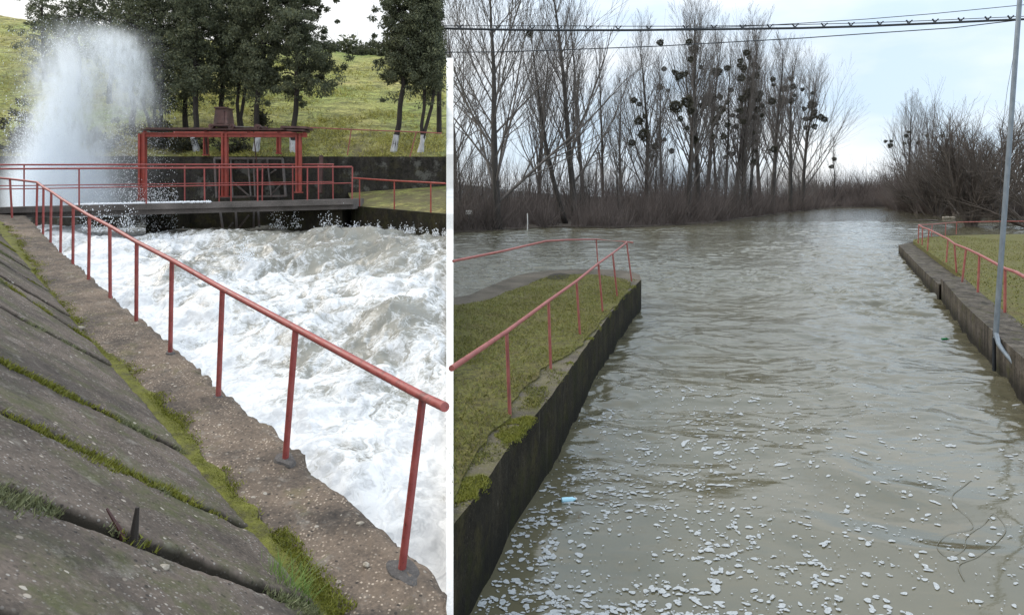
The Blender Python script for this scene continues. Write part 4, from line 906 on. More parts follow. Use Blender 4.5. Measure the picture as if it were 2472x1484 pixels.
def plant(k, px, pyb, pytop, label, rot=0, D=None):
    D = D or EZ*F/(pyb-HY); base = V((px-HX)/F*D, D, -.2); H = (EZ+(HY-pytop)/F*D)+.2
    v_ = var(k); e = bare_tree('bare_poplar', v_[0], base, H, label, rot, GP, proto=v_[1])
    if v_[1] is None: v_[1] = e
    trees.append((px, D, e, pytop)); return e
plant('broad', 1202, 556, -110, 'largest bare poplar at the left with a thick trunk and wide low limbs', 0)
plant('lean1', 1366, 542, 60, 'thin bare poplar leaning far to the left behind the big one', 0)
plant('lean2', 1392, 543, -70, 'stout bare poplar leaning left, second thick trunk from the left', 0)
plant('slim', 1410, 520, 10, 'straight thin bare poplar just right of the leaning stout one', 0)
plant('slim', 1455, 515, 112, 'small slender bare poplar in the gap of sky right of the leaning ones', 1.3)
plant('bushy', 1560, 533, 100, 'bushy bare poplar at the left end of the mistletoe grove', .4)
plant('fan', 1662, 538, 55, 'thick bare poplar with spreading forks and many mistletoe balls', 0)
plant('tall', 1683, 534, 42, 'tallest bare poplar, its tip just above the thick cable', 1)
plant('tall', 1705, 521, 95, 'tall bare poplar with a slightly bent trunk, right of the tallest one', 2.2)
plant('slim', 1731, 523, 150, 'narrow bare poplar between two tall ones at the centre of the grove', .6)
plant('slim', 1748, 523, 120, 'narrow bare poplar standing in shallow flood water in mid grove', 2)
plant('tall', 1777, 519, 95, 'dark thin bare poplar standing just left of the thick central trunk', 3.1)
plant('bushy', 1793, 523, 80, 'bare poplar with thick dark central trunk and dense mistletoe crown', 2.2)
plant('slim', 1813, 521, 70, 'bare poplar just right of the thick central trunk', 4)
plant('leanr', 1862, 517, 100, 'bare poplar leaning to the right in the right half of the grove', 0)
plant('fan', 1905, 512.5, 135, 'bare poplar with a clean dark trunk, second from the right end of the grove', 2.0)
plant('wideright', 1936, 509, 175, 'last bare poplar of the grove, its fan of branches hanging out over the river', 0)
plant('slim', 1600, 522, 130, 'faint bare poplar behind the left part of the grove', 5)
plant('bushy', 1500, 516, 210, 'low rounded bare poplar behind the gap of sky', 4)
plant('tall', 1835, 506, 130, 'faint bare poplar behind the right part of the grove', 5)
plant('bushy', 1300, 520, 120, 'pale bare poplar in the background between the first two trunks', 1.9)
plant('broad', 1100, 520, 60, 'bare poplar in the background at the dividing wall', 2)
# right bank poplars
plant('bushy', 2190, 504, 256, 'bare poplar with small mistletoe balls on the right bank, left of the willow', .9, 190)
plant('fan', 2250, 504, 268, 'bare poplar just behind the brown scrub on the right bank', 3.0, 180)
plant('slim', 2015, 497, 330, 'small distant bare tree with two mistletoe balls at the bend of the river', 1, 240)
g = random.Random(4)
for i in range(34):
    px = 1110+860*(i+g.random()*.8)/34; D = shore(px)*1.0+g.uniform(8, 45); k = g.choice(['bushy', 'fan', 'slim', 'broad'])
    v_ = var(k); e = bare_tree('bare_sapling', v_[0], V((px-HX)/F*D, D, -.1), g.uniform(7.5, 13)*(1.0 if px < 1800 else 1.2), 'low leafless tree rising out of the brown thicket under the poplars', g.uniform(0, 6), 'low leafless trees in the thicket', proto=v_[1])
# mistletoe
ML = [(205,267,16),(383,262,16),(415,308,22),(393,370,14),(228,430,12),(290,450,12),(322,475,22),(360,460,14),(455,418,10),(203,543,16),(255,565,10),(300,665,32),(370,635,28),(395,690,18),(330,740,14),(372,800,12),(415,870,22),(505,620,32),(470,655,18),(555,450,24),(580,440,10),(620,425,16),(645,560,14),(578,605,13),(580,685,24),(560,735,16),(538,765,20),(625,780,14),(742,330,16),(757,362,11),(703,380,14),(697,410,12),(722,425,16),(708,487,19),(790,405,16),(815,425,9),(802,470,16),(757,490,10),(765,580,27),(825,588,15),(812,622,15),(715,615,18),(700,690,16),(835,660,13),(810,685,16),(790,733,13),(835,720,11),(690,725,12),(675,790,14),(792,830,10),(795,880,9),(905,495,13),(908,530,9),(900,630,18),(965,625,22),(975,555,16),(960,660,10),(1018,490,13),(1030,540,16),(1018,628,17),(1040,595,9),(1088,558,11),(1152,580,8),(1148,655,21),(1102,678,11),(1165,700,14),(1165,725,12),(1203,730,16),(1228,745,14),(1143,740,10),(1107,742,13),(1165,790,13),(1108,795,10),(1120,828,7),(912,930,18),(785,1005,14),(610,980,11),(535,855,14),(755,905,14),(795,940,10),(1287,990,10),(1270,1038,11),(40,625,16),(75,650,12),(72,755,22),(107,725,12),(105,840,28),(28,890,18),(172,912,18),(275,940,13),(150,975,12),(203,870,10),(230,870,10),(600,850,16),(655,720,12),(720,760,14),(650,960,14),(620,640,12)]
mist = [((2000+x/1.9526)*.7573, y/1.9526*.7573, r*.7573/1.9526) for x, y, r in ML]+[((1400+565/1.953)*.7573, 81, 7)]
mist += [((2660+x/2.4735)*.7573, (200+y/2.4735)*.7573, r*.31) for x, y, r in [(402,621,10),(448,620,10),(440,655,14),(563,577,11),(583,548,9),(551,640,9),(659,634,11),(731,576,10),(851,577,12)]]
mm_ = []
for k in range(3):
    g = np.random.default_rng(300+k); n = 750; d = g.normal(0, 1, (n, 3)); d /= np.linalg.norm(d, axis=1, keepdims=True); r_ = g.uniform(.35, 1.0, n)[:, None]**.5*(1+.28*np.sin(d[:, :1]*4+k)*np.cos(d[:, 2:]*3+k)); p = d*r_
    s1 = np.cross(d, g.normal(0, 1, (n, 3))); s1 /= np.linalg.norm(s1, axis=1, keepdims=True); w_ = .1
    vs = np.stack([p-d*.12, p+s1*w_, p+d*.14, p-s1*w_], 1).reshape(-1, 3); st, sf = sticks(np.zeros((60, 3)), d[:60]*.9, .02, .012, 3)
    me = bpy.data.meshes.new('mistletoe'); me.from_pydata([tuple(map(float, v)) for v in np.concatenate([vs, st])], [], [list(map(int, q)) for q in np.arange(n*4).reshape(-1, 4)]+[[int(i)+n*4 for i in q] for q in sf]); me.materials.append(MAT['mist']); mm_.append(me)
for i, (x, y, r) in enumerate(mist):
    c_ = [t for t in trees if t[3] < y-5 and (t[1] < 170 or x > 1930)] or trees
    px, D, e, _ = min(c_, key=lambda t: t[1]*.4+abs(t[0]+ (0 if t[0] != 1936 else 40)-x)+ (0 if t[0] > 1500 else 12))
    off = random.uniform(-7, -3); Dm = D+off; p = P(x, y, Dm); R = r*1.32/F*Dm
    o = bpy.data.objects.new('mistletoe', mm_[i % 3]); COL.objects.link(o); o.parent = e
    inv = 1/e.scale[0]; dx, dy, dz_ = (p-np.array(e.location)); co, si = math.cos(-e.rotation_euler.z), math.sin(-e.rotation_euler.z)
    o.location = ((dx*co-dy*si)*inv, (dx*si+dy*co)*inv, dz_*inv); o.scale = (R*inv, R*inv, R*inv*random.uniform(.85, 1.05)); o.rotation_euler = (random.uniform(-.4, .4), random.uniform(-.4, .4), random.uniform(0, 6))
# willow on the right bank
def willow(base, H, label, seed, ns=14, spread=.62, kids=(9, 6), upb=.05, name='bare_willow', r0=.022, minr=.0009, segs=6):
    T_ = Tree(seed); g = T_.g
    for k in range(ns):
        a = k*2.4+g.uniform(-.4, .4); ang = spread*g.uniform(.2, 1.35); q = V(math.cos(a)*.02, math.sin(a)*.02, 0)
        T_.branch(q, V(math.cos(a)*math.sin(ang), math.sin(a)*math.sin(ang), math.cos(ang)), g.uniform(.7, 1.0), r0*g.uniform(.45, .85), 2, segs, upb, .2, list(kids), .62, minr)
    e = empty(name, base); tag(e, label, 'tree'); e.scale = (H, H, H)
    q = MB().tube([(0, 0, -.06), (0, 0, .02), (.01, 0, .09)], [.05, .042, .02], 12); mesh_np('trunk', q.v, q.f, MAT['willow'], e, True)
    v_, f_ = sticks(T_.A, T_.B, T_.ra, T_.rb, 4); mesh_np('branches', v_, f_, MAT['willow'], e, True); return e
willow(onz(2342, 549, -.1), 15.5, 'big spreading bare willow standing in flood water behind the right bank', 11, 17, .6, (14, 9), upb=.07, minr=.0005)
willow(onz(2262, 524, -.1), 15, 'brown bare willow left of the big spreading one', 12, 18, .62, (13, 8), upb=.07, minr=.0006)
willow(onz(2215, 516, -.1), 15, 'rounded bare willow at the left end of the right bank scrub', 15, 16, .6, (12, 8), upb=.08, minr=.0006)
willow(onz(2310, 521, -.1), 18.5, 'rounded pale bare willow standing between the other willows in the back row', 16, 16, .55, (12, 8), upb=.08, minr=.0005)
willow(onz(2400, 530, -.1), 18, 'dense bare willow behind the big spreading one', 13, 14, .6, (11, 7), upb=.1, minr=.0007)
willow(onz(2500, 556, -.1), 12.5, 'bare willow at the right edge with branches hanging behind the grey pole', 14, 16, .95, (10, 6), upb=.0)
# thicket of leafless scrub along the banks
def thicket(name, label, pts, n, h0, h1, twigs, mat='thicket', rad=.02, dep=9, seed=0, cat='scrub'):
    g = np.random.default_rng(seed); t = np.clip(np.repeat(g.uniform(0, len(pts)-1, n//3+1), 3)[:n]+g.normal(0, .004, n), 0, len(pts)-1.001); i = np.minimum(t.astype(int), len(pts)-2); f_ = (t-i)[:, None]
    pts = np.array([p[:2] for p in pts]); b = pts[i]*(1-f_)+pts[i+1]*f_; dq = np.repeat(g.uniform(0, 1, n//3+1), 3)[:n][:, None]*dep; dirn = b/np.linalg.norm(b, axis=1, keepdims=True); b = b+dirn*dq
    A = []; B = []; ra = []; rb = []
    H = g.uniform(h0*.8, h1, n)*(1+.75*fbm(b[:, 0]*.16, b[:, 1]*.16, oct=3, seed=seed))
    for k in range(twigs):
        s_ = g.normal(0, .42, (n, 2)); z0 = np.zeros(n)-.1; a = np.concatenate([b+g.normal(0, .35, (n, 2)), z0[:, None]], 1); h = H*g.uniform(.45, 1.05, n)
        mid = a+np.concatenate([s_*h[:, None]*.5, (h*.5)[:, None]], 1); tip = mid+np.concatenate([s_*h[:, None]*.35+g.normal(0, .12, (n, 2)), (h*.5)[:, None]], 1)
        A += [a, mid]; B += [mid, tip]; ra += [np.full(n, rad), np.full(n, rad*.7)]; rb += [np.full(n, rad*.7), np.full(n, rad*.3)]
        for _ in range(2):
            c = a+(mid-a)*g.uniform(.3, 1, n)[:, None]; d = np.concatenate([g.normal(0, .4, (n, 2)), g.uniform(.3, 1, n)[:, None]], 1)*(h*.3)[:, None]; A.append(c); B.append(c+d); ra.append(np.full(n, rad*.5)); rb.append(np.full(n, rad*.25))
    v_, f_ = sticks(np.concatenate(A), np.concatenate(B), np.concatenate(ra), np.concatenate(rb), 3)
    o = mesh_np(name, v_, f_, MAT[mat], shade=False); tag(o, label, cat, kind='stuff'); return o
thicket('bank_thicket', 'dense brown leafless thicket under the poplars on the flooded bank', [p for p in bp], 1500, 2.0, 7.0, 9, rad=.022, dep=16, seed=1)
thicket('background_thicket', 'taller hazy brown scrub behind the poplar grove', [p*1.25 for p in bp], 1100, 5, 12, 8, rad=.035, dep=34, seed=2)
thicket('reed_edge', 'thin twigs sticking out of the flood water along the bank', [p-V(0, 1.2, 0) for p in bp[:9]], 260, .5, 1.6, 3, rad=.012, dep=1.5, seed=3)
thicket('bend_thicket', 'distant grey brown scrub closing the bend of the river', [onz(x, y, 0) for x, y in [(1930, 499), (2000, 499), (2080, 498), (2150, 498.5), (2200, 502)]], 900, 9, 16, 7, rad=.07, dep=40, seed=4)
thicket('right_thicket', 'brown thicket behind the willow on the right bank', [onz(x, y, 0) for x, y in [(2150, 506), (2200, 514), (2260, 518), (2420, 523), (2600, 524)]], 800, 5, 9.5, 9, rad=.035, dep=16, seed=5)
# fallen branch in the water, distant hill, pylon
T_ = Tree(77); T_.branch(onz(2265, 533, .1), V(-1, -.1, .12), 8.5, .13, 2, 6, .0, .2, [8, 5], .7, .015); 
v_, f_ = sticks(T_.A, T_.B, T_.ra, T_.rb, 5); c = onz(2265, 533, 0); tag(mesh_np('fallen_branch', v_-c, f_, MAT['willow'], None), 'fallen dark branch trailing in the water before the right bank scrub', 'branch').location = tuple(c)
g = np.random.default_rng(9); xs = np.linspace(-1500, 1500, 90); rows = []
for t in np.linspace(0, 1, 14): rows.append(np.stack([xs-200, np.full(90, 1500.)+t*900, np.maximum(0, (62+26*fbm(xs*.0022, 2.2, oct=4, seed=90))*math.sin(math.pi*min(1, t*1.05))**.8)*smooth(2050, 1100, xs+1500)+2], 1))
o = strip_grid(np.stack(rows), MAT['farhill'], 'distant_hills'); tag(o, kind='structure')
e = empty('power_pylon', P(1445, 470, 330)); tag(e, 'small grey lattice power pylon far behind the trees', 'pylon'); b = P(1445, 470, 330); t_ = P(1445, 368, 330)
q = MB(); 
for sx_ in (-1, 1):
    for sy_ in (-1, 1): q.beam(b+V(sx_*2.2, sy_*2.2, -4), t_+V(sx_*.5, sy_*.5, 0), .3, .3)
q.build('leg', MAT['oldsteel'], e)
q = MB()
for k in range(6):
    za = b[2]+(t_[2]-b[2])*k/6; zc = b[2]+(t_[2]-b[2])*(k+1)/6; wa_ = 2.2-1.7*k/6; wc_ = 2.2-1.7*(k+1)/6
    q.beam((b[0]-wa_, b[1], za), (b[0]+wc_, b[1], zc), .15, .15).beam((b[0]+wa_, b[1], za), (b[0]-wc_, b[1], zc), .15, .15)
q.build('bracing', MAT['oldsteel'], e)
q = MB()
for k in (1.0, .86, .72): MB().beam((b[0]-3.2, b[1], b[2]+(t_[2]-b[2])*k), (b[0]+3.2, b[1], b[2]+(t_[2]-b[2])*k), .3, .3).build('crossarm', MAT['oldsteel'], e)

# ================================================================== POLE, PIPE, CABLES
pb = P(2404, 803, 13.4); ptop = P(2466, -60, 13.4)
e = empty('leaning_pole', pb); tag(e, 'tall leaning grey metal pole fixed to the right bank wall', 'pole')
MB().tube([pb, ptop], [.052, .045], 16).build('shaft', MAT['galv'], e, True)
MB().tube([pb+V(0, 0, .06), pb+V(0, 0, -.02), P(2411, 830, 13.0), P(2425, 850, 12.7), P(2451, 880, 12.3), P(2520, 955, 11.4)], [.05, .05, .045, .042, .042, .042], 14).build('bent_pipe', MAT['galv'], e, True)
MB().box((pb[0]+.02, pb[1]-.02, pb[2]-.13), (.14, .1, .1), bev=.012).build('clamp', MAT['galv'], e)
MB().tube([P(2400, 815, 13.3), P(2400, 895, 13.3)], .035, 10).build('drain_pipe', MAT['cable'], e, True)
MB().tube([P(2446, 140, 13.2), P(2432, 215, 13.2), P(2421, 300, 13.25), P(2412, 560, 13.3)], .004, 5).build('stay_wire', MAT['cable'], e, True)
def cable(name, label, pts, r, clips=(), extra=None):
    e = empty(name, pts[0]); tag(e, label, 'cable'); MB().tube(pts, r, 8).build('conductor', MAT['cable'], e, True)
    for m_ in (extra or []): MB().tube(m_, r*.32, 6).build('messenger_wire', MAT['cable'], e, True)
    for c in clips:
        q = MB(); q.beam(c+V(0, 0, -.02), c+V(-.13, 0, .17), .045, .045).beam(c+V(0, 0, .04), c+V(.13, 0, .17), .045, .045); q.build('hanger_clip', MAT['cable'], e)
CD = 27.0
main = [P(x, y, D) for x, y, D in [(1058, 69, 27.3), (1097, 70, CD), (1200, 72, CD), (1331, 73.6, CD), (1514, 73.6, CD), (1700, 71.5, CD), (1785, 70.5, CD), (1930, 68.5, CD), (2089, 64, CD), (2250, 57, CD), (2380, 51, CD), (2475, 47, CD), (2600, 42, CD)]]
my = lambda x: np.interp(x, [p[0]/p[1]*F+HX for p in main], [HY-(p[2]-EZ)/p[1]*F for p in main])
clips = [P(x, my(x)-1, CD) for x in (1110, 1202, 1285, 1350, 1420, 1493, 1567, 1656, 1724, 1793, 1859, 1920, 1990, 2055, 2125, 2195, 2258, 2320, 2385, 2440)]
mess = [P(x, y, CD) for x, y in [(1062, 63), (1331, 63), (1514, 64), (1700, 64), (1930, 60), (2089, 56), (2250, 50), (2475, 40), (2600, 36)]]
mess2 = [P(x, y, CD) for x, y in [(1560, 72), (1785, 65), (1930, 57), (2089, 47), (2250, 34), (2475, 12), (2600, 2)]]
cable('overhead_cable', 'thick black overhead cable carrying small hanger clips', main, .05, clips, [mess, mess2])
low_ = [P(x, y, CD+.6) for x, y in [(1062, 127), (1200, 126), (1331, 122), (1590, 112), (1785, 101), (1930, 93), (2089, 82), (2300, 68), (2451, 50), (2600, 32)]]
cable('overhead_cable', 'thin lower overhead cable crossing in front of the poplar tops', low_, .022)
e = empty('utility_pole', V(P(1060, 0, 27.5)[0], 27.5, hillz(1060, 27.5)-.3)); tag(e, 'slim dark cable pole hidden in the crown of the forked conifer', 'pole')
MB().tube([V(P(1060, 0, 27.5)[0], 27.5, hillz(1060, 27.5)-.3), P(1060, 50, 27.5)], [.12, .08], 12).build('shaft', MAT['conbark'], e, True)
MB().beam(P(1048, 66, 27.35), P(1071, 66, 27.35), .08, .1).build('crossarm', MAT['conbark'], e)

c = onz(2288, 527, 0); q = MB()
for k in range(9): q.ball((random.uniform(-.8, .8), random.uniform(-.3, .3), .12), random.uniform(.2, .34), 10, (1.6, 1, .7), .12)
o = q.build('foam_heap', MAT['stone'], None, True); o.location = tuple(c); tag(o, 'pale heap of drift caught in front of the willows beyond the far railing', 'drift heap')
c = P(1132, 513, 72); e = empty('sign_board', V(c[0], c[1], 0)); tag(e, 'small pale board standing in the thicket left of the biggest poplar', 'sign')
MB().box((c[0], c[1], c[2]), (.8, .04, .5), bev=.015).build('board', MAT['pale'], e); MB().tube([(c[0], c[1]+.06, 0), (c[0], c[1]+.06, c[2]+.2)], .04, 8).build('post', MAT['galv'], e, True)
c = onz(1273, 555, 0); MB2 = MB().tube([(0, 0, -.2), (.03, 0, 1.0), (0, 0, 1.9)], [.06, .055, .05], 8); o = MB2.build('marker_stake', MAT['pale'], None, True); o.location = tuple(c); tag(o, 'thin pale stake standing in the water before the thicket', 'stake')
# ================================================================== GROUND COVER
g = RNG; n = 90000
xs = g.uniform(-2.5, 5.2, n*2); ys = g.uniform(4.9, 23, n*2); ok = inside([q for q in ipr], xs, ys)&(g.random(n*2) < np.clip(9/ys, .15, 1)); xs, ys = xs[ok], ys[ok]
pos = np.stack([xs, ys, np.full(len(xs), ZP+.028)], 1); den_ = fbm(xs*1.2, ys*1.2, oct=3, seed=91); keep = den_ > g.uniform(-.75, .15, len(xs)); pos = pos[keep]
o = blades('lawn_grass', pos, None, .048, .014, MAT['blades'], .9); tag(o, 'short mossy grass covering the point in the river', 'grass', kind='stuff')
o = blades('hill_tufts', HB, None, .13, .05, MAT['hillb'], .9); tag(o, 'tufts of dry grass over the slope of the dam', 'grass', kind='stuff')
# moss along the quay edge
n = 42000; t = g.uniform(0, 1, n); ro_ = np.array(op[len(outer)-1:]); seg = np.linspace(0, 1, len(ro_)); bx = np.interp(t, seg, ro_[:, 0]); by = np.interp(t, seg, ro_[:, 1])
off = .035-np.abs(g.normal(0, .2, n)); xs = bx+off; ys = by+g.normal(0, .05, n)-off*.3*0; nn_ = fbm(xs*2.2, ys*2.2, oct=3, seed=95); k = (nn_ > .16)&(g.random(n) < np.clip(9/ys, .2, 1))&(xs > (1096-HX)/F*ys); 
pos = np.stack([xs[k], ys[k], ZP-np.clip(off[k], 0, 1)*2.2*g.uniform(0, 1, k.sum())], 1); o = blades('quay_moss', pos, None, .022, .012, MAT['mossb'], .8); tag(o, 'yellow green moss cushions along the edge of the quay wall', 'moss', kind='stuff')
n = 30000; t = g.uniform(0, 1, n); bx = np.interp(t, seg, ro_[:, 0]); by = np.interp(t, seg, ro_[:, 1]); off = -g.uniform(.02, .75, n); xs = bx+off; ys = by+.1*g.normal(0, 1, n)
k = (fbm(xs*3, ys*3, oct=4, seed=96) > g.uniform(-.05, .45, n))&(g.random(n) < np.clip(9/ys, .2, 1))&(xs > (1096-HX)/F*ys)
o = blades('rim_grass', np.stack([xs[k], ys[k], np.full(k.sum(), ZP)], 1), None, .028, .014, MAT['blades'], 1.1); tag(o, 'thin worn grass creeping over the concrete edge of the quay', 'grass', kind='stuff')
# right bank grass
n = 60000; xs = g.uniform(10, 34, n); ys = g.uniform(12, 50, n); ok = inside(gp, xs, ys)&(fbm(xs*.5, ys*.5, oct=3, seed=97) > g.uniform(-.7, .25, n)); pos = np.stack([xs[ok], ys[ok], np.full(ok.sum(), .79)], 1)
o = blades('bank_grass', pos, None, .06, .03, MAT['blades'], .8); tag(o, 'rough winter grass on the right bank', 'grass', kind='stuff')
# moss strip beside the path
n = 130000; v_ = g.uniform(-1.2, 17, n)**1.0; v_ = v_[g.random(len(v_)) < np.clip(4.5/(v_+4), .15, 1)]; n = len(v_)
w_ = wmoss(v_)+g.normal(-.05, .05+.035*vnoise(v_*1.5, 0, seed=98), n)-.16*g.random(n)**3*(vnoise(v_*3, 2, seed=198) > .1); k = (fbm(v_*2.5, w_*5, oct=3, seed=99) > g.uniform(-.55, .3, n))&(v_ > vcut(NW, w_)+.05)
pos = wp(v_[k], w_[k], .012); o = blades('path_moss', pos, None, .022, .012, MAT['mossb'], .7); tag(o, 'yellow green moss strip between the path and the slabs', 'moss', kind='stuff')
o = strip_grid(np.stack([np.stack([wp(np.array(float(v)), np.array(float(wmoss(v)+a_+.07*float(fbm(v*5, a_*3, seed=6))*(1 if abs(a_) > .09 else 0))), np.array(.012+.02*math.cos(a_*9))) for a_ in (-.11, -.06, -.01, .05, .1)]) for v in np.linspace(-.85, 18, 300)]), MAT['mossbed'], 'moss_bed'); tag(o, kind='structure')
# moss cushions in the joints
cs = []; sz = []
for j, ja in enumerate(jf):
    n = 2600 if j in (4, 5, 6) else 1500
    s_ = g.uniform(0, 2.6, n); mm2 = fbm(s_*1.6, j*3.1, oct=3, seed=120+j); k = mm2 > g.uniform(-.15, .5, n); s_ = s_[k]; vj = ja[0]*s_+ja[1]+(-.03+g.normal(0, .05, len(s_)))*(.6+2.0*np.maximum(0, mm2[k]))
    ok = vj > vcutS(s_)+.05; cs.append(slo(vj[ok], s_[ok], np.full(ok.sum(), .026)+.01*g.random(ok.sum()))); sz.append(ok.sum())
pos = np.concatenate(cs); rr = g.random(len(pos))
rep = 7; p2 = np.repeat(pos, rep, 0)+g.normal(0, .008, (len(pos)*rep, 3))
col_sel = fbm(p2[:, 0]*2.0, p2[:, 1]*2.0, oct=2, seed=130) > -.05
o = blades('joint_moss_grey', p2[~col_sel], None, .022, .010, MAT['mossg'], .6, up=unit(SLN+V(0, 0, 1))); tag(o, 'grey green moss growing in the joints between the slabs', 'moss', kind='stuff')
o = blades('joint_moss_green', p2[col_sel], None, .024, .010, MAT['mossb'], .6, up=unit(SLN+V(0, 0, 1))); tag(o, 'bright green moss growing in the joints between the slabs', 'moss', kind='stuff')
# grass tufts and twig stump
def tuft(c, n, h, label, seed):
    g = np.random.default_rng(seed); vs = []; fs = []
    for i in range(n):
        a = g.uniform(0, 2*math.pi); b = c+V(g.normal(0, .05), g.normal(0, .05), -.01); L = h*g.uniform(.5, 1.2); lean = g.uniform(.2, .9); d = V(math.cos(a), math.sin(a), 0); s_ = V(-d[1], d[0], 0)*.006; k0 = len(vs)
        for k in range(5): t = k/4; p = b+d*lean*L*t**1.7+V(0, 0, L*(t-.35*lean*t*t)); vs += [p-s_*(1-t*.9), p+s_*(1-t*.9)]
        for k in range(4): fs.append([k0+2*k, k0+2*k+1, k0+2*k+3, k0+2*k+2])
    o = mesh_np('grass_tuft', np.array(vs)-c, fs, MAT['fresh'], None, True); o.location = tuple(map(float, c)); tag(o, label, 'grass tuft'); return o
tuft(walk(660, 1475), 260, .27, 'bright green grass tuft at the bottom edge beside the path', 1)
tuft(walk(715, 1482), 160, .17, 'low bright grass tuft right of the taller one at the bottom edge', 2)
sc_ = onplane(318, 1330, L0, SLN); e = empty('twig_stump', sc_); tag(e, 'dark broken twig stump rising from the mossy joint', 'stump')
MB().tube([sc_-V(0, 0, .04), sc_+V(.012, 0, .09), sc_+V(.02, .01, .2)], [.022, .018, .009], 7).build('stem', MAT['conbark'], e, True)
MB().tube([sc_-V(.01, 0, .04), sc_+V(-.06, .01, .09), sc_+V(-.13, .02, .19)], [.016, .011, .005], 7).build('side_twig', MAT['rust'], e, True)
MB().ball(sc_+V(-.03, 0, .02), .05, 9, (1.6, 1, .7), .2).build('root_clump', MAT['soil'], e)
# stones on the path
def stone(px, py, rx, label, plane='w'):
    c = walk(px, py) if plane == 'w' else onplane(px, py, L0, SLN); q = MB().ball((0, 0, 0), rx, 12, (1.5, 1, .6), .05); o = mesh_np('pebble', q.v, q.f, MAT['stone'], None, True); o.location = tuple(c+V(0, 0, rx*.3+.01)); o.rotation_euler = (0, 0, random.uniform(-1, 1)); tag(o, label, 'pebble', 'loose pebbles on the path')
stone(190, 797, .05, 'flat pale pebble lying in the moss strip'); stone(869, 1193+75, .02, 'small pale pebble near the ragged edge of the path'); stone(884, 1268+100, .02, 'tiny pale pebble in the gravelly path at the bottom right')
stone(505, 1256, .024, 'pale pebble at the corner of a slab in the moss strip'); stone(385, 1385, .03, 'oval pale pebble on the lowest slab', 's')
# floating foam
g = np.random.default_rng(21); vs = []; fs = []; cnt = 0
def wallx(y): return np.interp(y, [5.3, 7.03, 8.77, 12.35, 21.6], [-.49, -.02, .56, 1.6, 4.5])
cl_n = lambda x, y: float(fbm(np.array(x*.9), np.array(y*.75), oct=3, seed=140))
def blob(x, y, r, asp, rot, z):
    global cnt
    m_ = 18; ph = g.uniform(0, 6.28, 4); a = np.linspace(0, 2*np.pi, m_, endpoint=False)
    rad = r*(1+.16*np.sin(2*a+ph[0])+.13*np.sin(3*a+ph[1])+.05*np.sin(5*a+ph[2])+.03*np.sin(7*a+ph[3])); X_ = rad*np.cos(a)*asp; Y_ = rad*np.sin(a)/asp**.5
    xx = x+X_*math.cos(rot)-Y_*math.sin(rot); yy_ = y+X_*math.sin(rot)+Y_*math.cos(rot)
    if (xx < wallx(yy_)+.02).any(): return
    vs.extend([(a_, b_, z) for a_, b_ in zip(xx, yy_)]); fs.append(list(range(cnt, cnt+m_))); cnt += m_
tries = 0
while len(fs) < 3600 and tries < 90000:
    tries += 1; y = 5.4+8.6*g.random()**1.35; x0 = wallx(y); x = x0+.03+abs(g.normal(0, 1))*(1.7+.25*(y-5.4)) if g.random() < .5 else g.uniform(x0, .83*y)
    c_ = cl_n(x, y); pr = (.30*math.exp(-max(0, x-x0-2.1)/1.5)+.10)*smooth(13.5, 9.5, y)*(.8+1.0*c_)
    if g.random() > pr: continue
    dl = x-x0; r = (.007+.024*g.random()**1.9)*(1.1 if y < 7.2 else 1)*(1.0 if g.random() > .05 else 1.8); asp = g.uniform(1.0, 1.6) if y < 7.5 else g.uniform(1.1, 2.2); rot = g.normal(.35, .5)+.25*c_
    blob(x, y, r, asp, rot, .004+.0000012*len(fs))
    if g.random() < .35:
        for _ in range(g.integers(1, 4)): blob(x+g.normal(0, r*1.6), y+g.normal(0, r), r*g.uniform(.4, .9), asp, rot+g.normal(0, .3), .0082+.0000012*len(fs))
print('foam', len(fs), tries)
n = 4200; 
for _ in range(n):
    y = 5.4+9*g.random()**1.2; x = g.uniform(wallx(y)+.05, .84*y)
    if g.random() < .35+.5*math.exp(-(x-wallx(y))/2): blob(x, y, g.uniform(.002, .009), g.uniform(1, 1.6), g.uniform(0, 3), .0125)
vs = np.array(vs); vs[:, 2] += waveh(vs[:, 0], vs[:, 1])+.002
o = mesh_np('river_foam', vs, fs, MAT['foam'], shade=False); tag(o, 'scattered white foam flakes drifting on the brown river', 'foam', kind='stuff')
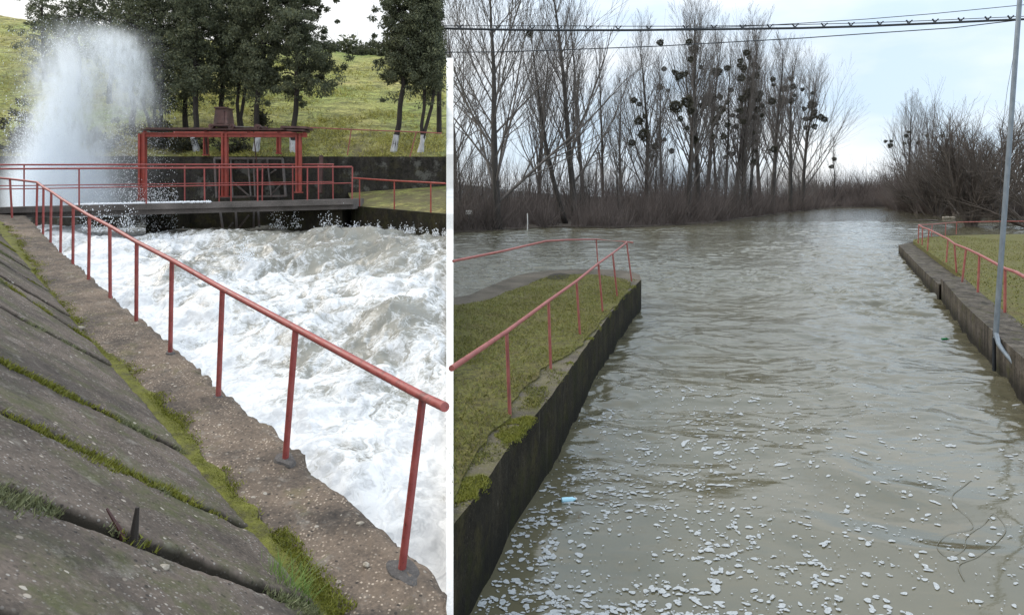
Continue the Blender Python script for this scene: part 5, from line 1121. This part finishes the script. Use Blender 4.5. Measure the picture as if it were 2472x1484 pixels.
# scum line curving over the water in the lower right
sl_ = [(2345, 1150), (2303, 1188), (2305, 1215), (2340, 1245), (2345, 1270), (2285, 1283), (2262, 1320), (2275, 1345), (2300, 1350), (2328, 1330), (2334, 1290), (2375, 1258), (2400, 1235), (2428, 1275), (2395, 1320), (2360, 1352), (2315, 1372), (2330, 1410)]
pts = [onz(x, y, .0045) for x, y in sl_]; P_ = []
for i in range(len(pts)-1):
    for t in np.linspace(0, 1, 8, endpoint=False):
        a, b, c, d = pts[max(i-1, 0)], pts[i], pts[i+1], pts[min(i+2, len(pts)-1)]; P_.append(.5*((2*b)+(c-a)*t+(2*a-5*b+4*c-d)*t*t+(3*b-a-3*c+d)*t**3))
P_ = np.array(P_); P_[:, 2] += waveh(P_[:, 0], P_[:, 1])+.003; d = np.gradient(P_, axis=0); s_ = np.stack([-d[:, 1], d[:, 0], d[:, 2]*0], 1); s_ /= np.linalg.norm(s_, axis=1, keepdims=True); wd = (.002+.006*np.abs(fbm(np.arange(len(P_))*.12, 0., oct=3)))[:, None]
o = strip_grid(np.stack([P_-s_*wd, P_+s_*wd], 1), MAT['scum'], 'scum_line'); tag(o, 'thin looping brown scum line on the water at the lower right', 'scum', kind='stuff')
# litter
def bottle(px, py, D_z, col, cap, label, L=.22, rz=.3):
    m = M(label.split()[0]+'_plastic'); mat = m.bsdf(col, .15, spec=.6); m2 = M(label.split()[0]+'_cap'); mc = m2.bsdf(cap, .4)
    c = onz(px, py, .02); e = empty('plastic_bottle', c); tag(e, label, 'bottle'); ax = V(math.cos(rz), math.sin(rz), 0); r = L*.16
    MB().tube([c-ax*L*.5, c-ax*L*.47, c-ax*L*.1, c, c+ax*L*.2, c+ax*L*.34, c+ax*L*.42], [r*.8, r, r, r*.93, r, r*.5, r*.36], 14).build('body', mat, e, True)
    MB().tube([c+ax*L*.42, c+ax*L*.5], r*.42, 12).build('cap', mc, e, True)
bottle(2282, 818, 0, (.01, .16, .05), (.02, .3, .1), 'green plastic bottle floating near the right bank wall', .2, .1)
bottle(1374, 1205, 0, (.35, .62, .75), (.6, .62, .62), 'pale blue plastic bottle floating in the foam near the quay wall', .2, .15)
